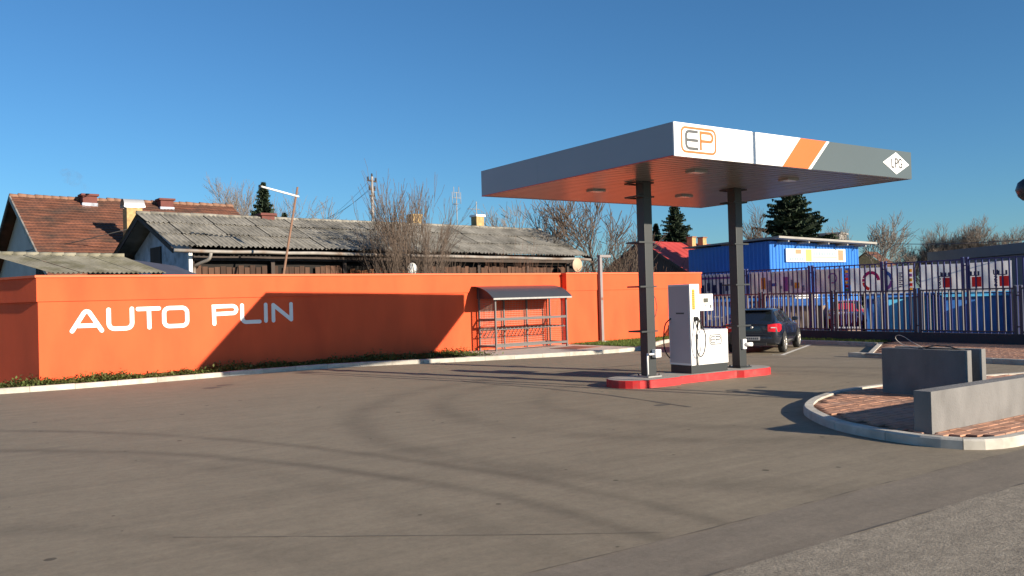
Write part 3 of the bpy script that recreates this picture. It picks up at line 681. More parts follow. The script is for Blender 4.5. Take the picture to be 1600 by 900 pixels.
mb.grid([[up_[0][0], up_[1][0]], [dn[0][0], dn[1][0]]]); mb.grid([[dn[0][-1], dn[1][-1]], [up_[0][-1], up_[1][-1]]])
mb.build('curved_roof', M_cageroof, cage)
for u in (uF, uR):
    mb = MB(); pl = [(v-CY, z-CZ-.001) for v, z in prof[1:]]
    mb.add([(u-.02-CX, a, b) for a, b in pl]+[(u-.02-CX, pl[-1][0], 1.99-CZ), (u-.02-CX, pl[0][0], 1.99-CZ)]+[(u+.02-CX, a, b) for a, b in pl]+[(u+.02-CX, pl[-1][0], 1.99-CZ), (u+.02-CX, pl[0][0], 1.99-CZ)],
           [tuple(range(8)), tuple(range(8, 16))[::-1]]+[(i, 8+i, 8+(i+1) % 8, (i+1) % 8) for i in range(8)])
    mb.build('roof_gable', M_cageroof, cage)
cb(18.22, 21.96, -1.315, -1.302, 1.945, 2.005, .003).build('roof_edge', M_plate, cage)

# lamp post on the lawn
lp = empty('lamp_post', wl(24.38, -.42, .116), WYAW, label='square grey lamp post with short flat head on the grass by the wall', cat='lamp post')
MB().bbox(-.065, .065, -.065, .065, .05, 3.42, .008).build('post', M_lamp, lp)
MB().bbox(-.075, .56, -.085, .085, 3.422, 3.52, .012).build('head', M_lamp, lp)
MB().box(.2, .52, -.06, .06, 3.416, 3.4215).build('lens', M_lens, lp)
MB().bbox(-.15, .15, -.15, .15, -.02, .05, .012).build('foot', M_conc, lp)
MB().bbox(-.035, .035, -.085, -.066, 1.70, 1.80, .005).build('hatch', M_rust, lp)

# ================================================================== PLANTER WALLS on the brick island
fwl = MB(); fwl.bbox(10.56, 19.4, 6.02, 6.26, .10, .65, .008)
fwl.solo('low_wall', M_greyc, (10.56, 6.02, .10), label='long low grey rendered wall running along the brick island', cat='wall')
for i, (x, dz, y0) in enumerate(((14.08, 0, 7.42), (14.50, .004, 7.40))):
    MB().bbox(x, x+.20, y0, 8.92, .10, .92+dz, .008).solo('slab_wall', M_greyc, (x, 7.42, .10), label=('short grey slab wall with cables lying on its top' if i == 0 else 'short grey slab wall standing just behind the one with cables'), cat='wall')
cbl = MB().tube(catmull([(14.18, 8.18, .93), (14.2, 8.5, .96), (14.22, 8.66, 1.02), (14.2, 8.72, 1.10), (14.18, 8.66, 1.15), (14.16, 8.54, 1.13), (14.15, 8.38, 1.04), (14.17, 8.2, .945)], .04), .005, 6)
cbl.solo('pale_cable_loop', M_cablew, (14.18, 8.15, .93), label='thin pale cable sticking up in a loop from the slab wall', cat='cable')
MB().tube(catmull([(14.12, 8.25, .935), (14.2, 8.1, .96), (14.16, 7.95, .985), (14.22, 7.75, .97), (14.14, 7.6, .945), (14.3, 7.55, .932), (14.2, 7.9, .935), (14.25, 8.2, .935)], .05), .011, 6).solo('black_cable', M_cable, (14.12, 8.25, .93), label='tangle of black cable lying on top of the slab wall', cat='cable')
# tall pole outside the frame on the island; only its shadow reaches the yard
for (px_, py_, h_, lab) in ((14.68, 5.62, 5.9, 'shorter thin street light on the brick island beyond the low wall'), (15.10, 5.60, 7.6, 'taller street light on the brick island beyond the low wall')):
    sp = empty('street_light', (px_, py_, .12), 0, label=lab, cat='street light')
    MB().tube([(0, 0, 0), (0, 0, 3), (0, 0, h_)], [.055, .05, .045], 10).build('pole', M_lamp, sp); MB().bbox(-.07, .5, -.07, .07, h_, h_+.08, .01).build('head', M_lamp, sp)

# ================================================================== FENCES
def fence(name, X, y0, y1, zb, zt, step, posts, barw, bard, bm, rm, label, rails, zoff=0, spear=0):
    f = empty(name, (X, y0, 0), 0, label=label, cat='fence')
    bar = MB().box(-bard/2, bard/2, -barw/2, barw/2, zb, zt-.045).mesh('bar', bm)
    y = y0+.08
    while y < y1:
        if all(abs(y-p) > .13 for p in posts): put('bar', bar, f, (0, y-y0, 0))
        y += step
    ps = sorted(posts); ends = [y0]+ps+[y1]
    pm = MB().bbox(-.045, .045, -.045, .045, 0, zt+.06, .006).mesh('post', rm)
    for p in ps:
        for dy in (-.085, .085): put('post', pm, f, (0, p+dy-y0, 0))
        for z in (zb+.18, zt-.25): MB().box(-.02, .02, -.04, .04, z-.02, z+.02).build('hinge', rm, f).location = (0, p-y0, 0)
    for a, b in zip(ends, ends[1:]):
        if b-a > .4:
            for z in rails: MB().box(-.026, .026, .135, b-a-.135, z-.022, z+.022).build('rail', rm, f).location = (0, a-y0, 0)
    return f
NX = 27.9
MB().bbox(NX-.1, NX+.12, 2.0, 27.0, 0, .44, .01).solo('fence_base_wall', M_base, (NX, 2, 0), label='low dark plinth wall under the near fence', cat='wall')
nf = fence('near_fence', NX, 2.0, 27.0, .49, 1.90, .222, [6.4, 9.8, 13.0, 16.27, 19.55, 22.9, 26.2], .034, .045, M_fencelit, M_fence, 'dark steel bar fence on the low plinth, lower of the two fences', (.51, 1.872))
FX = 31.0
ff = fence('far_fence', FX, 4.0, 30.4, .15, 2.97, .231, [6.6, 9.9, 13.0, 16.24, 19.43, 22.79, 26.31, 29.6], .05, .035, M_fblue, M_fblue, 'taller navy blue bar fence behind, hung with banners', (.17, 1.72, 2.94))

# banners hung on the inside of the far fence
def banner(name, y0, y1, z0, z1, m, label, dx=.06, amp=.025):
    b = empty(name, (FX+dx, (y0+y1)/2, z0), 0, label=label, cat='banner'); P = []; n = max(6, int((y1-y0)/.12))
    ph = random.uniform(0, 6)
    def off(y, z): return amp*(math.sin(y*4.1+ph+z*3)+.6*math.sin(y*9.3-z*5+ph))*(.4+.6*math.sin(math.pi*min(1, max(0, (z-z0)/(z1-z0)))))
    for i in range(n+1):
        y = y0+(y1-y0)*i/n
        P.append([Vector((FX+dx+off(y, z0+(z1-z0)*k/8), y, z0+(z1-z0)*k/8-.025*math.sin(math.pi*i/n))) for k in range(9)])
    mb = MB().grid(P); cl = mb.build('cloth', m, b, world=True)
    def bp(y, z, dd): return (FX+dx-amp*1.7-.004-dd, y, z)
    return b, bp
def quad(bp, y0, y1, z0, z1, m, b, name='print_block', sub=1):
    n = max(1, int(abs(y1-y0)/.25)); P = [[bp(y0+(y1-y0)*i/n, z, 0) for z in (z0, z1)] for i in range(n+1)]
    MB().grid(P, smooth=False).build(name, m, b, world=True)
def bstroke(bp, pts, wd, m, b, name): 
    mb = MB(); stroke(mb, pts, wd, bp, 0, .002, cap=False); mb.build(name, m, b, world=True)
# right: white banner with red squares, seen from behind
b, bp = banner('red_square_banner', 14.65, 17.95, 1.78, 2.83, M_bnrw, 'white banner with three red squares and navy letters on the blue fence')
for yc in (17.05, 15.98, 15.02):                                   # +y is left in the picture
    quad(bp, yc-.30, yc+.04, 1.94, 2.30, M_pr, b, 'red_square')
    for k in range(3): quad(bp, yc-.24+k*.13, yc-.17+k*.13, 2.36, 2.50, M_pn, b, 'navy_bar')
    quad(bp, yc-.24, yc+.09, 2.335, 2.365, M_pn, b, 'navy_bar')
    for zc, ch in ((2.02, 'S'), (2.21, 'S'), (2.42, 'U')):
        TM = Matrix(((0, 0, -1, FX+.06-.05), (1, 0, 0, yc+.16), (0, 1, 0, zc), (0, 0, 0, 1)))
        text_mb(ch, .26, TM, .001, bold=.008).build('navy_letter', M_pn, b, world=True)
# middle: ring logo banner
b, bp = banner('ring_banner', 18.25, 20.95, 1.78, 2.83, M_bnrw, 'white banner with a magenta and blue ring on the blue fence')
yc, zc, rr = 19.63, 2.28, .33
def ringarc(yc, a0, a1): return [(yc+rr*math.cos(R(a0+(a1-a0)*k/10)), zc+rr*1.02*math.sin(R(a0+(a1-a0)*k/10))) for k in range(11)]
for yy, a0, a1, m_, nm in ((20.0, 20, 88, M_pm, 'ring_arc'), (20.0, 92, 176, M_pm, 'ring_arc'), (20.0, -4, 16, M_pm, 'ring_arc'), (20.0, -75, -8, M_pr, 'ring_arc'), (19.45, 96, 176, M_pb, 'ring_arc'), (19.45, 182, 262, M_pp, 'ring_arc')):
    bstroke(bp, ringarc(yy, a0, a1), .13, m_, b, nm)
for k in range(8): quad(bp, 18.72-.05*(k % 2), 18.82, 2.0+k*.075, 2.045+k*.075, M_pn, b, 'small_glyph')
for k, m_ in enumerate((M_py, M_pr, M_py, M_pp, M_py)): quad(bp, 18.27, 18.40, 1.85+k*.18, 1.97+k*.18, m_, b, 'colour_patch')
b, bp = banner('colour_patch_banner', 20.98, 21.25, 1.60, 2.86, M_pb, 'narrow blue banner strip with bright colour patches on the blue fence')
for k, m_ in enumerate((M_pg, M_pr, M_py, M_pr, M_pp, M_py)): quad(bp, 21.02, 21.20, 1.90+k*.15, 2.0+k*.15, m_, b, 'colour_patch')
b, bp = banner('tan_banner', 21.32, 22.66, 1.80, 2.86, M_bnrt, 'plain tan and violet faded banner on the blue fence')
bstroke(bp, [(21.75+.2*math.cos(k*.63), 2.45+.2*math.sin(k*.63)) for k in range(9)], .05, M_pp, b, 'ring_print')
b, bp = banner('patterned_banner', 22.95, 26.15, 1.78, 2.87, M_bnrt, 'long faded banner in tan, purple and blue print behind the black car')
for k in range(9): quad(bp, 23.1+k*.3, 23.25+k*.3+.1*(k % 2), 1.95+.12*(k % 3), 2.2+.13*(k % 4), (M_pp, M_py, M_pb)[k % 3] if k % 2 else M_bnrg, b, 'print_patch')
b, bp = banner('slate_banner', 26.45, 29.4, 1.72, 2.88, M_bnrg, 'slate blue and grey printed banner beside the orange wall end')
for k in range(7): quad(bp, 26.6+k*.38, 26.8+k*.38, 1.85+.1*(k % 3), 2.35+.1*(k % 2), M_pn, b, 'print_patch')
quad(bp, 26.6, 29.2, 2.62, 2.72, M_pp, b, 'print_band')

# ================================================================== MARKET STALLS beyond the fences
def stall(x, y, rz, L, Dp, h, m, label, frame=M_fblue, roof=None):
    s = empty('market_stall', (x, y, 0), rz, label=label, cat='stall', group='covered market stalls behind the fence')
    n = 14; P = []
    for i in range(n+1):
        a = -L/2+L*i/n
        P.append([Vector((a, -Dp/2-.03*math.sin(i*1.7+k)*(1 if 0 < k < 5 else .2), h*k/5)) for k in range(6)])
    mb = MB().grid(P); 
    mb.add([(-L/2, -Dp/2, 0), (-L/2, Dp/2, 0), (-L/2, Dp/2, h), (-L/2, -Dp/2, h), (L/2, -Dp/2, 0), (L/2, Dp/2, 0), (L/2, Dp/2, h), (L/2, -Dp/2, h)], [(0,1,2,3)[::-1], (4,5,6,7), (1,5,6,2)])
    mb.build('side_sheet', m, s)
    r = MB().add([(-L/2-.1, -Dp/2-.15, h), (L/2+.1, -Dp/2-.15, h), (L/2+.1, Dp/2+.1, h+.3), (-L/2-.1, Dp/2+.1, h+.3), (-L/2-.1, -Dp/2-.15, h+.04), (L/2+.1, -Dp/2-.15, h+.04), (L/2+.1, Dp/2+.1, h+.34), (-L/2-.1, Dp/2+.1, h+.34)],
                 [(0,3,2,1),(4,5,6,7),(0,1,5,4),(1,2,6,5),(2,3,7,6),(3,0,4,7)]); r.build('roof_sheet', roof or m, s)
    for sx in (-1, 1):
        for sy in (-1, 1): MB().box(sx*(L/2+.03)-.025, sx*(L/2+.03)+.025, sy*(Dp/2+.03)-.025, sy*(Dp/2+.03)+.025, 0, h-.01+(.15 if sy > 0 else 0)).build('corner_post', frame, s)
    return s
# slanted so that their fronts look to the yard's south-west
stall(33.6, 14.2, R(-62), 2.6, 1.8, 1.62, M_tarpv, 'market stall wrapped in violet grey sheeting', M_plate)
stall(33.5, 17.2, R(-50), 2.5, 1.8, 1.58, M_tarpb, 'market stall wrapped in deep blue tarpaulin beside the violet grey one', roof=M_tarpl)
stall(33.8, 19.9, R(-42), 2.5, 1.8, 1.60, M_tarpl, 'market stall wrapped in blue tarpaulin coloured as sunlit', roof=M_tarpb)
stall(35.6, 22.3, R(-60), 1.5, 1.4, 1.5, M_tarpb, 'narrow market stall wrapped in dark blue sheet beside the red car')
stall(34.0, 25.9, R(-62), 2.6, 1.8, 1.25, M_tarpt, 'market stall wrapped in brown tarpaulin behind the black car', roof=M_tarpb)
st = stall(33.6, 29.6, R(-60), 3.2, 1.8, 1.5, M_tarpb, 'market stall in blue tarpaulin with white scrawled marks')
for k in range(7): MB().box(-1.3+k*.36, -1.1+k*.36, -.975, -.968, .5+.12*(k % 3), .56+.12*(k % 3)+.2*(k % 2)).build('white_mark', M_white, st)
MB().bbox(-.9, .9, -.5, .5, 0, 1.75, .03).xf(Matrix.Translation((36.5, 27.6, 0))).solo('white_cabinet', M_white, (36.5, 27.6, 0), label='white market cabinet standing between the brown and the blue stall', cat='cabinet')

# ================================================================== CARS
def make_car(paint, label):
    car = empty('parked_car', (0, 0, 0), 0, label=label, cat='car')
    # stations: x, half width, bottom z, shoulder z   (x = 0 at the rear axle, +x forward)
    S = [(-.80, .66, .46, .90), (-.77, .76, .34, .94), (-.66, .83, .28, .97), (-.40, .865, .24, .975), (0, .875, .22, .97), (.6, .875, .20, .955), (1.3, .875, .20, .94), (2.0, .875, .20, .925),
         (2.35, .872, .21, .905), (2.75, .86, .22, .86), (3.10, .81, .24, .79), (3.32, .70, .28, .71), (3.42, .52, .36, .62)]
    P = []
    for x, hw, zb, zs in S:
        mid = zb+(zs-zb)*.45
        half = [(0, zb), (hw*.80, zb), (hw*.95, zb+.07), (hw*.995, mid-.06), (hw, mid+.03), (hw*.985, zs-.12), (hw*.955, zs-.03), (hw*.90, zs+.005), (hw*.5, zs+.035), (0, zs+.045)]
        P.append([Vector((x, -a, b)) for a, b in half]+[Vector((x, a, b)) for a, b in half[-2:0:-1]])
    mb = MB(); k = len(P[0])
    mb.add([q for row in P for q in row], [(i*k+j, i*k+(j+1) % k, (i+1)*k+(j+1) % k, (i+1)*k+j) for i in range(len(P)-1) for j in range(k)], 0, True)
    m = len(mb.v)-len(P)*k; mb.f += [tuple(range(k))[::-1], tuple((len(P)-1)*k+j for j in range(k))]; mb.m += [0, 0]; mb.sm += [True, True]
    body = mb.build('body', paint, car)
    # greenhouse
    G = [(-.70, .62, .985, .985), (-.60, .70, .985, 1.05), (-.42, .735, .985, 1.24), (-.28, .74, .985, 1.375), (-.05, .75, .98, 1.405), (.4, .76, .975, 1.425), (.9, .765, .97, 1.42), (1.25, .765, .965, 1.385), (1.6, .765, .955, 1.24), (1.95, .765, .945, 1.06), (2.2, .74, .93, .935)]
    P = []
    for x, hw, zb, zt in G:
        tw_ = hw-.20*(zt-zb)/.45; P.append([Vector((x, -hw*1.02, zb-.03)), Vector((x, -(hw+tw_)/2-.012, (zb+zt)/2)), Vector((x, -tw_-.01, zt-.05)), Vector((x, -tw_+.07, zt-.008)), Vector((x, -tw_*.5, zt+.012)), Vector((x, 0, zt+.018)),
                  Vector((x, tw_*.5, zt+.012)), Vector((x, tw_-.07, zt-.008)), Vector((x, tw_+.01, zt-.05)), Vector((x, (hw+tw_)/2+.012, (zb+zt)/2)), Vector((x, hw*1.02, zb-.03))])
    mb = MB().grid([r[::-1] for r in P]); mb.build('roof', paint, car)
    def side_pt(x, f, s, o=.012):
        for (a, b) in zip(G, G[1:]):
            if a[0] <= x <= b[0]:
                t_ = (x-a[0])/(b[0]-a[0]); hw, zb, zt = [a[q]+(b[q]-a[q])*t_ for q in (1, 2, 3)]; break
        tw_ = hw-.20*(zt-zb)/.45; z = zb+.02+(zt-.07-zb)*f; w_ = hw+(tw_-hw)*((z-zb)/max(.05, zt-zb))
        return Vector((x, s*(w_+o), z))
    for s in (-1, 1):
        for xs in ([-.30, -.15, 0, .2, .36], [.44, .8, 1.15, 1.45, 1.75]):
            g = [[side_pt(x, f, s) for f in (.06, .5, .97)] for x in xs]
            if xs[-1] > 1.5: g[-1] = [side_pt(1.75, f*.8, s) for f in (.06, .5, .97)]
            (MB().grid(g if s < 0 else [r[::-1] for r in g])).build('side_window', M_glass, car)
        MB().bbox(1.55, 1.72, s*.94-.09, s*.94+.09, .98, 1.11, .03).build('mirror', paint, car)
    rw = [[Vector((-.635+.345*f-.012, y*(1-.12*f), 1.0+.345*f+.018)) for y in (-.60, -.3, 0, .3, .60)] for f in (.06, .35, .65, .9)]
    rwo = MB().grid([r[::-1] for r in rw]).build('rear_window', M_glass, car)
    for (y, z0_, w2) in ((-.12, .30, .05), (-.26, .28, .012)): pass
    MB().tube([(-.60, .02, 1.055), (-.50, .3, 1.125)], .008, 5).build('rear_wiper', M_plast, rwo)
    ws = [[Vector((1.28+.86*f, y*(1+.1*f), 1.385-.44*f+.02)) for y in (-.58, 0, .58)] for f in (.04, .5, .95)]
    MB().grid(ws).build('windscreen', M_glass, car)
    MB().bbox(-.42, -.22, -.56, .56, 1.368, 1.395, .01).build('roof_spoiler', paint, car)
    MB().tube([(-.02, 0, 1.42), (-.10, 0, 1.50)], .008, 6).build('aerial', M_plast, car)
    for s in (-1, 1):
        tl = MB(); prof = [(-.835, .46), (-.80, .70), (-.66, .832), (-.50, .868)]
        g = [[Vector((x-.004, s*(y+.008), z)) for z in (.70, .80, .90, .955)] for x, y in prof]
        g[0] = [Vector((-.815, s*.50, z)) for z in (.715, .80, .89, .93)]; g[-1] = [Vector((-.52, s*.874, z)) for z in (.77, .82, .88, .92)]
        tl.grid(g if s > 0 else [r[::-1] for r in g]); t_ = tl.build('tail_light', M_tail, car)
        MB().add([(-.822, s*.60, .82), (-.80, s*.74, .82), (-.80, s*.74, .85), (-.822, s*.60, .85)], [(0, 1, 2, 3) if s < 0 else (3, 2, 1, 0)]).build('reverse_lamp', M_headl, t_)
        hl = MB().bbox(3.14, 3.36, s*.62-.13, s*.62+.13, .62, .74, .03); hl.build('head_light', M_headl, car)
        MB().lathe([(0, .0), (.055, 0), (.07, .02)], (-.815, s*.5, .30), 'x', 10)
    bp_ = [[Vector((x, y, z)) for y in (-.70, -.4, 0, .4, .70)] for x, z in ((-.79, .30), (-.845, .36), (-.85, .56), (-.80, .64))]
    for r in bp_: r[0].x += .07; r[-1].x += .07
    MB().grid([r[::-1] for r in bp_]).build('rear_bumper', paint, car)
    MB().box(-.858, -.852, -.50, .50, .615, .63).build('bumper_strip', M_plast, car)
    MB().box(-.85, -.80, -.46, .46, .27, .36).build('bumper_insert', M_plast, car)
    pl = MB().box(-.868, -.854, -.26, .26, .44, .55).build('number_plate', M_lplate, car)
    mb = MB()
    for q in range(7): mb.box(-.872, -.8685, -.21+q*.062, -.175+q*.062, .465, .525)
    mb.build('plate_characters', M_logo, pl)
    MB().lathe([(.0, -.012), (.04, -.012), (.045, 0)], (-.812, 0, .84), 'x', 14).build('badge', M_rim, car)
    for xw, s in ((0, -1), (0, 1), (2.66, -1), (2.66, 1)):
        yo = s*.80
        ty = MB().lathe([(.20, -.10), (.285, -.105), (.315, -.08), (.315, .08), (.285, .105), (.20, .10)], (xw, yo, .315), 'y', 24).build('wheel', M_tyre, car)
        rim = MB().lathe([(.205, s*.06), (.215, s*.104), (.195, s*.104), (.185, s*.05), (.06, s*.03), (.0, s*.03)], (xw, yo, .315), 'y', 24)
        for q in range(5):
            a = q*math.tau/5+.3; cdir = Vector((math.cos(a), 0, math.sin(a))); sdir_ = Vector((-math.sin(a), 0, math.cos(a))); c0 = Vector((xw, yo+s*.085, .315))
            for e in (-.35, .35):
                a_, b_ = c0+cdir*.03+sdir_*e*.05, c0+cdir*.20+sdir_*e*.16
                w2 = sdir_*.018; o_ = Vector((0, s*.018, 0)); rim.add([a_-w2, a_+w2, b_+w2, b_-w2, a_-w2+o_, a_+w2+o_, b_+w2+o_, b_-w2+o_], [(4,5,6,7),(0,1,5,4),(1,2,6,5),(2,3,7,6),(3,0,4,7)])
        rim.build('rim', M_rim, ty)
        ar = [(xw+.385*math.cos(R(d_)), s*.878, .315+.385*math.sin(R(d_))) for d_ in range(-15, 196, 15)]
        ai = [(xw+.0*math.cos(R(d_)), s*.878, .315) for d_ in (0,)]
        kk = len(ar); face = tuple(range(kk)) if s < 0 else tuple(range(kk))[::-1]
        MB().add([Vector(q) for q in ar], [face]).build('wheel_arch', M_plast, car)
    return car
car = make_car(M_carp, 'black hatchback with red tail lights parked behind the dispenser')
for ch in car.children:
    if ch.name.startswith('wheel') and 'arch' not in ch.name: ch.scale = (1, 1, 1)
hd_ = R(28); car.rotation_euler = (0, 0, hd_); car.location = (22.33, 18.55, 0)
red = copy_tree(car)
for ch in red.children:
    if ch.data and ch.data.materials and ch.data.materials[0] == M_carp:
        ch.data = ch.data.copy(); ch.data.materials[0] = M_carred
red['label'] = 'small red car parked among the market stalls behind the fences'
red.location = (37.6, 25.6, 0); red.rotation_euler = (0, 0, R(212))
for o in (car, red): o['group'] = 'parked cars'
del car['group'], red['group']

# ================================================================== BACKGROUND BUILDINGS (wall frame: u, v, z)
def W(x, y, v):
    d = ray(x, y); t_ = (WD+v)/d.dot(wn_); p = Vector((0, 0, CAM_H))+d*t_; return p.dot(wt_), p.z
def bld(name, u, v, label, cat='building', z=0): return empty(name, wl(u, v, z), WYAW, label=label, cat=cat)
def corr_sheet(c00, c10, c01, c11, s0, s1, t0, t1, mats, parent, lift, waves=6, amp=.024, o=Vector((0, 0, 0)), name='roof_sheet'):
    """one corrugated sheet of a roof plane spanned by four corners"""
    c00, c10, c01, c11 = map(Vector, (c00, c10, c01, c11)); nrm = (c10-c00).cross(c01-c00).normalized()
    if nrm.z < 0: nrm = -nrm
    P = []; n = waves*4
    j0, j1 = random.uniform(-.012, .012), random.uniform(-.012, .012)
    for t in (t0+j0, t1+j1):
        row = []
        for i in range(n+1):
            s = s0+(s1-s0)*i/n; p = (c00*(1-s)+c10*s)*(1-t)+(c01*(1-s)+c11*s)*t
            row.append(p+nrm*(amp*math.sin(i*math.pi/2+.3)+lift+(.03 if t == t0+j0 else 0))-o)
        P.append(row)
    mb = MB().grid(P); return mb.build(name, mats, parent)

# --- long shed
SU, SV = 9.2, 5.2
shed = bld('old_shed', SU, SV, 'long old shed with grey corrugated roof and dark plank front behind the orange wall', 'shed')
O = Vector((SU, SV, 0))
e0, e1, r0_, r1_ = (9.15, 4.5, 4.04), (28.55, 4.5, 3.87), (9.05, 8.5, 5.52), (28.95, 8.5, 5.44)
NC = 24
for c in range(NC):
    sag = 0
    for r in range(3):
        t0 = (0, .34, .67)[r]; t1 = (.37, .70, 1.0)[r]
        corr_sheet(e0, e1, r0_, r1_, c/NC-.0015, (c+1)/NC+.0015, t0, t1, M_asb, shed, .012*r+random.uniform(0, .025)+(.014 if c % 2 else 0), 5, .038, O)
MB().add([Vector(p)-O for p in (r0_, r1_, (28.95, 12.5, 3.9), (9.05, 12.5, 4.0))], [(0,1,2,3)]).build('back_roof', M_asb, shed)
mb = MB()
for k in range(40):
    a = Vector(r0_).lerp(Vector(r1_), k/40); b = Vector(r0_).lerp(Vector(r1_), (k+1)/40+.004); o_ = Vector((0, 0, .03+.02*random.random()))
    rm = MB().tube([a+o_-O, b+o_-O], [.085, .075], 8); rm.build('ridge_cap', M_asb, shed)
# front: black box painting the shade inside, planks, posts
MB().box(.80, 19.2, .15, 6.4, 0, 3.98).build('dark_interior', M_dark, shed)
pk = MB().box(0, .19, 0, .03, 2.2, 3.42).mesh('plank', M_wood); pk2 = MB().box(0, .19, 0, .03, 2.2, 3.30).mesh('plank', M_woodl)
u = 10.1
while u < 27.6:
    px_gap = any(a < u < b for a, b in ((12.55, 12.8), (12.95, 13.25), (15.75, 15.95), (17.2, 17.4), (26.7, 27.0)))
    pale = 16.0 < u < 17.2 or 17.45 < u < 18.6
    if not px_gap and random.random() > .06: put('plank', pk2 if pale else pk, shed, (u-SU, .0+random.uniform(-.015, .015), random.uniform(-.06, .03)))
    u += .205+random.uniform(0, .02)
for u in (9.95, 12.9, 15.85, 17.3, 19.6, 22.4, 25.2, 27.7): MB().box(u-SU-.07, u-SU+.07, -.10, .0-.02, 0, 3.62).build('post', M_darkwood, shed)
MB().box(.8, 18.9, -.12, .0, 3.60, 3.76).build('eave_beam', M_darkwood, shed)
MB().box(10.1-SU, 27.7-SU, -.06, -.035, 2.72, 2.84).build('cross_rail', M_woodl, shed)
# whitewashed gable wall and its dark overhang
MB().add([Vector(p)-O for p in ((9.85, 5.1, 0), (9.85, 11.8, 0), (9.85, 11.8, 4.15), (9.85, 8.5, 5.36), (9.85, 5.1, 4.10), (9.95, 5.1, 0), (9.95, 11.8, 0), (9.95, 11.8, 4.15), (9.95, 8.5, 5.36), (9.95, 5.1, 4.10))],
         [(0,4,3,2,1),(5,6,7,8,9),(0,5,9,4)]).build('gable_wall', M_lime, shed)
MB().box(9.80-SU, 9.845-SU, 3.0, 4.3, 2.6, 4.3).build('gable_door', M_darkwood, shed)
for (a, b) in (((9.1, 4.5, 3.98), (9.1, 8.5, 5.46)), ((9.1, 8.5, 5.46), (9.1, 12.5, 3.96)), ((28.75, 4.5, 3.82), (28.75, 8.5, 5.38))):
    a, b = Vector(a)-O, Vector(b)-O
    MB().add([a, b, b-Vector((0, 0, .16)), a-Vector((0, 0, .16)), a+Vector((.04, 0, 0)), b+Vector((.04, 0, 0)), b+Vector((.04, 0, -.16)), a+Vector((.04, 0, -.16))], [(0,3,2,1),(4,5,6,7),(0,1,5,4),(2,3,7,6)]).build('barge_board', M_darkwood, shed)
g = MB(); gp = []
for k in range(20):
    a = Vector((9.1, 4.36, 3.90)).lerp(Vector((28.5, 4.36, 3.73)), k/19)+Vector((0, 0, random.uniform(-.015, .015))); gp.append(a-O)
g.tube(gp, .065, 8); g.build('gutter', M_gutter, shed)
MB().tube(catmull([Vector((10.35, 4.36, 3.84))-O, Vector((10.3, 4.45, 3.62))-O, Vector((10.05, 4.85, 3.45))-O, Vector((9.98, 5.0, 3.3))-O, Vector((9.98, 5.0, 2.2))-O], .1), .06, 8).build('downpipe', M_gutter, shed)
MB().box(9.78-SU, 9.90-SU, 4.92-SV, 5.06-SV, 0, 3.85).build('white_post', M_white, shed)
def chimney(x, yt, yb, v, wdt, m, cap, label, capw=1.25, parent_name='chimney'):
    (u, zt), (_, zb_) = W(x, yt, v), W(x, yb, v); c = bld('chimney', u, v, label, 'chimney', zb_-.6); h = zt-zb_+.6
    MB().bbox(-wdt/2, wdt/2, -wdt/2, wdt/2, 0, h-.1, .01).build('stack', m, c); k = wdt*capw/2
    MB().bbox(-k, k, -k, k, h-.1, h, .01).build('cap', cap, c); return c
chimney(415, 334, 345, 8.6, .55, M_chimr, M_chimr, 'low reddish brick chimney on the corrugated shed roof beside the spruce')
chimney(648, 335, 352, 8.8, .50, M_chimy, M_chimy, 'yellow brick chimney on the shed roof behind the bare bush', 1.08)
c3 = chimney(746, 336, 356, 8.8, .46, M_chimy, M_white, 'white capped chimney carrying an aerial on the shed roof')
def aerial(x, yt, yb, v, bars, label):
    (u, zt), (_, zb_) = W(x, yt, v), W(x, yb, v); a = bld('tv_aerial', u, v, label, 'aerial', zb_)
    h = zt-zb_; MB().cyl((0, 0, 0), (0, 0, h), .022, 6).build('mast', M_pole, a)
    for (z, L, ax, vert) in bars:
        mb = MB()
        if vert:
            for s in (-1, 1): mb.cyl((s*L/2, 0, z-.28), (s*L/2, 0, z+.28), .014, 5)
            mb.cyl((-L/2, 0, z), (L/2, 0, z), .012, 5)
        else:
            mb.cyl((-L*.7, 0, z), (L*.3, 0, z), .014, 5)
            for k in range(7): mb.cyl((-L*.7+k*L/6.5, -.12, z), (-L*.7+k*L/6.5, .12, z), .008, 4)
        mb.build('element', M_pole, a)
    return a
aerial(713, 300, 356, 8.6, [(1.45, .5, 0, True), (1.7, .3, 0, True), (1.15, .25, 0, False)], 'tall aerial mast with upright elements on the shed roof')
aerial(744, 315, 338, 8.8, [(.35, .7, 0, False)], 'small horizontal aerial on the white capped chimney')
def dish(x, y, v, r, m, label, tilt=0):
    u, z = W(x, y, v); d_ = bld('satellite_dish', u, v, label, 'dish', z-r*1.1)
    mb = MB(); n = 24; rows = []
    for i in range(6):
        q = i/5; rows.append([(r*q*math.cos(k*math.tau/n), .10*r*q*q*2-.1*r, r*1.1+r*1.08*q*math.sin(k*math.tau/n)) for k in range(n+1)])
    mb.grid(rows); rows2 = [[(a, b+.012, c) for a, b, c in r_] for r_ in rows]; mb.grid([r_[::-1] for r_ in rows2]); mb.build('bowl', m, d_)
    MB().cyl((0, .05, 0), (0, .05, r*1.1), .02, 6).build('bracket', M_pole, d_)
    MB().tube([(0, .0, r*.15), (0, -.3, r*.75), (0, -.32, r*.9)], .012, 5).build('feed_arm', M_pole, d_); return d_
dish(903, 414, 4.0, .30, M_dish, 'oval beige satellite dish standing above the orange wall')
dish(645, 420, 3.6, .22, M_white, 'small white satellite dish behind the bare bush')

